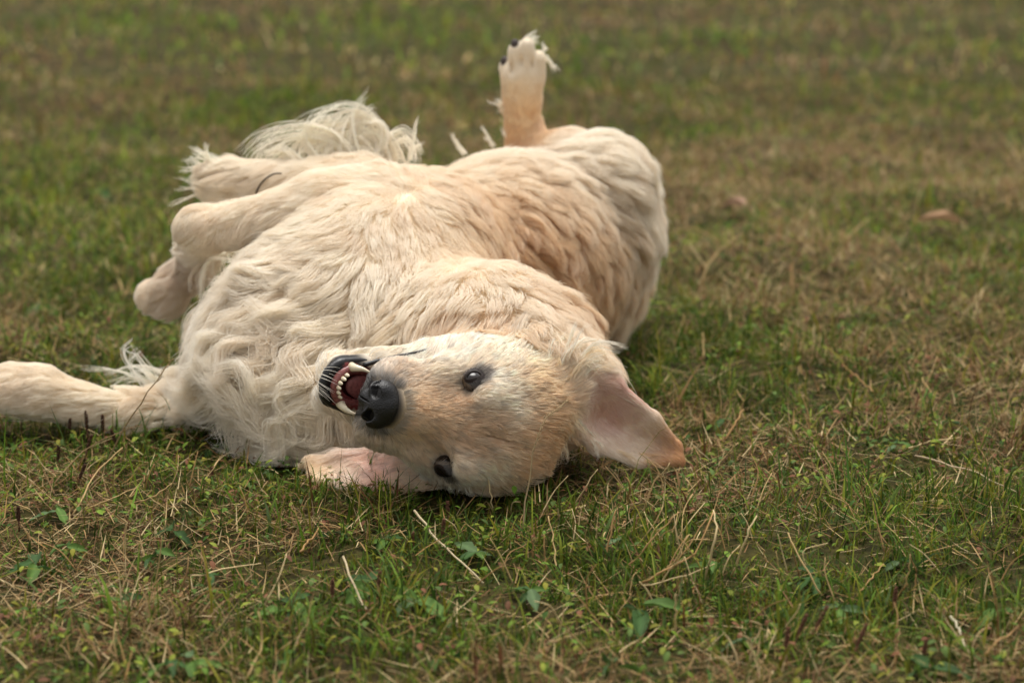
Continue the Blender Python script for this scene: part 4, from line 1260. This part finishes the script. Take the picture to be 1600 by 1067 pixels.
for pth in (
    [(868, 888, 0), (866, 850, .022), (857, 806, .05)], [(852, 892, 0), (850, 835, .04)], [(833, 878, 0), (830, 838, .03)], [(945, 868, 0), (962, 798, .045)], [(975, 893, 0), (1018, 845, .03), (1060, 800, .05)],
    [(1000, 912, .004), (1040, 890, .02), (1085, 862, .03), (1115, 800, .06)], [(1010, 905, 0), (1050, 880, .02), (1078, 835, .05)], [(1030, 905, 0), (1062, 872, .03), (1105, 810, .06)],
    [(1100, 905, 0), (1118, 838, .05), (1116, 796, .07)], [(1142, 900, 0), (1165, 840, .05), (1180, 805, .07)], [(1005, 915, .01), (1070, 900, .012), (1115, 880, .016)],
    [(1283, 930, 0), (1255, 880, .03), (1230, 832, .055)], [(1414, 922, 0), (1424, 866, .045)], [(1428, 920, 0), (1432, 895, .015), (1422, 868, .04)], [(1525, 850, 0), (1512, 815, .02), (1501, 782, .045)],
    [(892, 798, 0), (912, 765, .03), (932, 732, .055)], [(1000, 760, 0), (1030, 745, .02), (1045, 725, .04)], [(980, 790, 0), (985, 760, .03), (975, 740, .045)], [(1155, 785, 0), (1156, 742, .04)],
    [(385, 1060, 0), (408, 1010, .015), (405, 955, .05)], [(115, 805, 0), (150, 740, .03), (190, 700, .05)], [(200, 790, .003), (240, 775, .02), (270, 755, .03)], [(135, 795, .01), (170, 780, .015), (220, 758, .02)],
    [(1600, 975, 0), (1560, 1000, .03), (1540, 1020, .03)], [(1590, 700, 0), (1600, 640, .06)], [(1365, 612, .01), (1340, 590, .02), (1318, 570, .03)], [(1130, 690, 0), (1150, 660, .02), (1160, 640, .03)],
    [(1060, 360, .02), (1090, 358, .03), (1125, 378, .01)], [(1095, 440, 0), (1115, 400, .03), (1150, 370, .05)], [(1080, 385, .03), (1105, 420, .01)], [(1240, 460, 0), (1236, 425, .03), (1240, 410, .04)],
    [(1085, 295, 0), (1088, 262, .04)], [(1500, 470, 0), (1505, 430, .04)], [(1520, 500, 0), (1535, 450, .04)], [(1420, 700, .01), (1450, 690, .012), (1500, 685, .01)], [(30, 480, 0), (50, 450, .03)],
    [(1100, 560, 0), (1098, 520, .03)], [(1460, 620, .01), (1440, 590, .03)], [(955, 1060, 0), (958, 1020, .03)], [(1055, 985, 0), (1056, 930, .05)], [(915, 790, .01), (880, 800, .015)], [(300, 900, .006), (370, 885, .01), (405, 880, .015)],
    [(1340, 930, .006), (1380, 880, .02)], [(1200, 880, 0), (1185, 845, .03)], [(700, 985, 0), (715, 940, .03)], [(470, 860, .01), (500, 825, .02)], [(745, 1000, .008), (790, 985, .012)], [(640, 700, .004), (645, 716, .004)],
):
    straw(pth, rng.uniform(.0009, .0015), stem_label(pth), SG)
for k in range(130):                                        # more of them, loose in the grass
    px, py = (rng.uniform(-20, 1620), rng.uniform(540, 1075)) if k < 70 else (rng.normal(1060, 170), rng.normal(860, 50))
    b0 = gpt(px, py, 0.0)
    if under_dog(b0[None, :2])[0] < 0.02: continue
    hh = rng.uniform(.02, .055); a = rng.uniform(0, 6.28); ln = rng.uniform(.01, .05)
    tip_ = b0 + np.array([math.cos(a) * ln, math.sin(a) * ln, hh])
    mid_ = (b0 + tip_) / 2 + np.array([rng.normal(0, .004), rng.normal(0, .004), .006])
    pts = spline([b0, mid_, tip_], 8)
    me = coloured(tube_mesh('dry_grass_stem', pts, np.linspace(.0009, .0005, 8), 5), DRY_MAT, DRYS[rng.integers(0, 3)] * rng.uniform(.7, 1.2))
    tag(link_obj('dry_grass_stem', me), stem_label([(px, py, 0), (px, py, hh)]), 'grass stem', SG)


# brown seed spikes of plantain and dock
def spike(px, py, hgt, r, label, group=None, lean=0.0, col=(.085, .042, .026)):
    b0 = gpt(px, py, 0.0)
    o = link_obj('seed_spike', None); o.location = b0; o.empty_display_size = 0.02
    tag(o, label, 'seed spike', group)
    d_ = unit(np.array([lean, rng.normal(0, .1), 1.0]))
    st = coloured(tube_mesh('stalk', [b0, b0 + d_ * hgt * .5], [.0011, .0010], 6), DRY_MAT, np.array(col) * 1.3)
    s_ = link_obj('stalk', st, o); s_.matrix_parent_inverse = Matrix.Translation(-o.location)
    V, F = [], []
    for i in range(90):                                      # knobbly grains all round the spike
        t_ = rng.random(); a = rng.uniform(0, 6.28)
        p = b0 + d_ * hgt * (.40 + .60 * t_); rr = r * (0.55 + 0.45 * math.sin(math.pi * (0.12 + 0.8 * t_)))
        sd = np.array([math.cos(a), math.sin(a), 0.25])
        c_ = p + sd * rr * 0.75; z = r * 0.55
        k0 = len(V)
        V += [c_ + np.array(v) * z for v in ((1, 0, 0), (-1, 0, 0), (0, 1, 0), (0, -1, 0), (0, 0, 1.2), (0, 0, -1))]
        F += [[k0 + a_, k0 + b_, k0 + c2] for a_, b_, c2 in ((0, 2, 4), (2, 1, 4), (1, 3, 4), (3, 0, 4), (2, 0, 5), (1, 2, 5), (3, 1, 5), (0, 3, 5))]
    hd_ = link_obj('seed_head', coloured(mesh_np('seed_head', V, F), DRY_MAT, col, .3), o); hd_.matrix_parent_inverse = Matrix.Translation(-o.location)


PG = 'brown seed spikes in the lawn'
spike(34, 680, .060, .0032, 'tallest dark brown seed spike standing before the dog\'s outstretched paw')
for px, py, hg, ln in ((138, 695, .045, -.05), (161, 692, .038, .02), (132, 720, .035, .3), (108, 688, .030, .1), (690, 850, .032, .1), (650, 870, .030, -.1), (700, 815, .028, 0), (590, 935, .03, .1), (185, 705, .03, -.3),
                       (1240, 1010, .04, .3), (1265, 1000, .04, .5), (1225, 1030, .035, .1), (1330, 1030, .04, .4), (1440, 1040, .03, .1), (520, 945, .03, 0), (120, 760, .03, .4), (90, 730, .028, .1), (30, 830, .03, 0), (330, 760, .026, .1), (1395, 960, .03, .1)):
    spike(px, py, hg, .0022, '%s knobbly seed spike %s' % ('rusty' if px > 300 else 'dark brown', place(px, py)), PG, ln, (.16, .075, .045) if px > 300 else (.085, .042, .026))


# fallen leaves behind the dog
def fallen(px, py, L, W, col, label, rz):
    me = leaf_mesh(L, W, .5, .35, (.3, .2, .1), px)
    me.attributes.remove(me.attributes['col']); me.materials.clear()
    coloured(me, DRY_MAT, col)
    o = link_obj('fallen_leaf', me); o.location = gpt(px, py, 0.02); o.rotation_euler = (.15, .1, rz)
    tag(o, label, 'leaf')


fallen(1500, 350, .085, .045, (.42, .26, .15), 'long curled tan dead leaf lying on the grass behind the dog', 1.5)
fallen(1165, 325, .045, .045, (.40, .25, .17), 'small round pinkish brown dead leaf on the grass behind the dog\'s rump', 1.2)

# bit of dark twig caught in the coat
tw = [hit(x, y) for x, y in ((405, 300), (412, 290), (424, 282), (436, 279), (446, 279))]
if all(p is not None for p in tw):
    pts = np.array(tw); pts = pts + grad(pts) * 0.015
    me = coloured(tube_mesh('twig', spline(pts, 10), np.linspace(.0016, .0010, 10), 6), DRY_MAT, (.045, .035, .025))
    tag(link_obj('twig', me), 'small dark curved twig caught in the fur of the folded fore leg', 'twig')
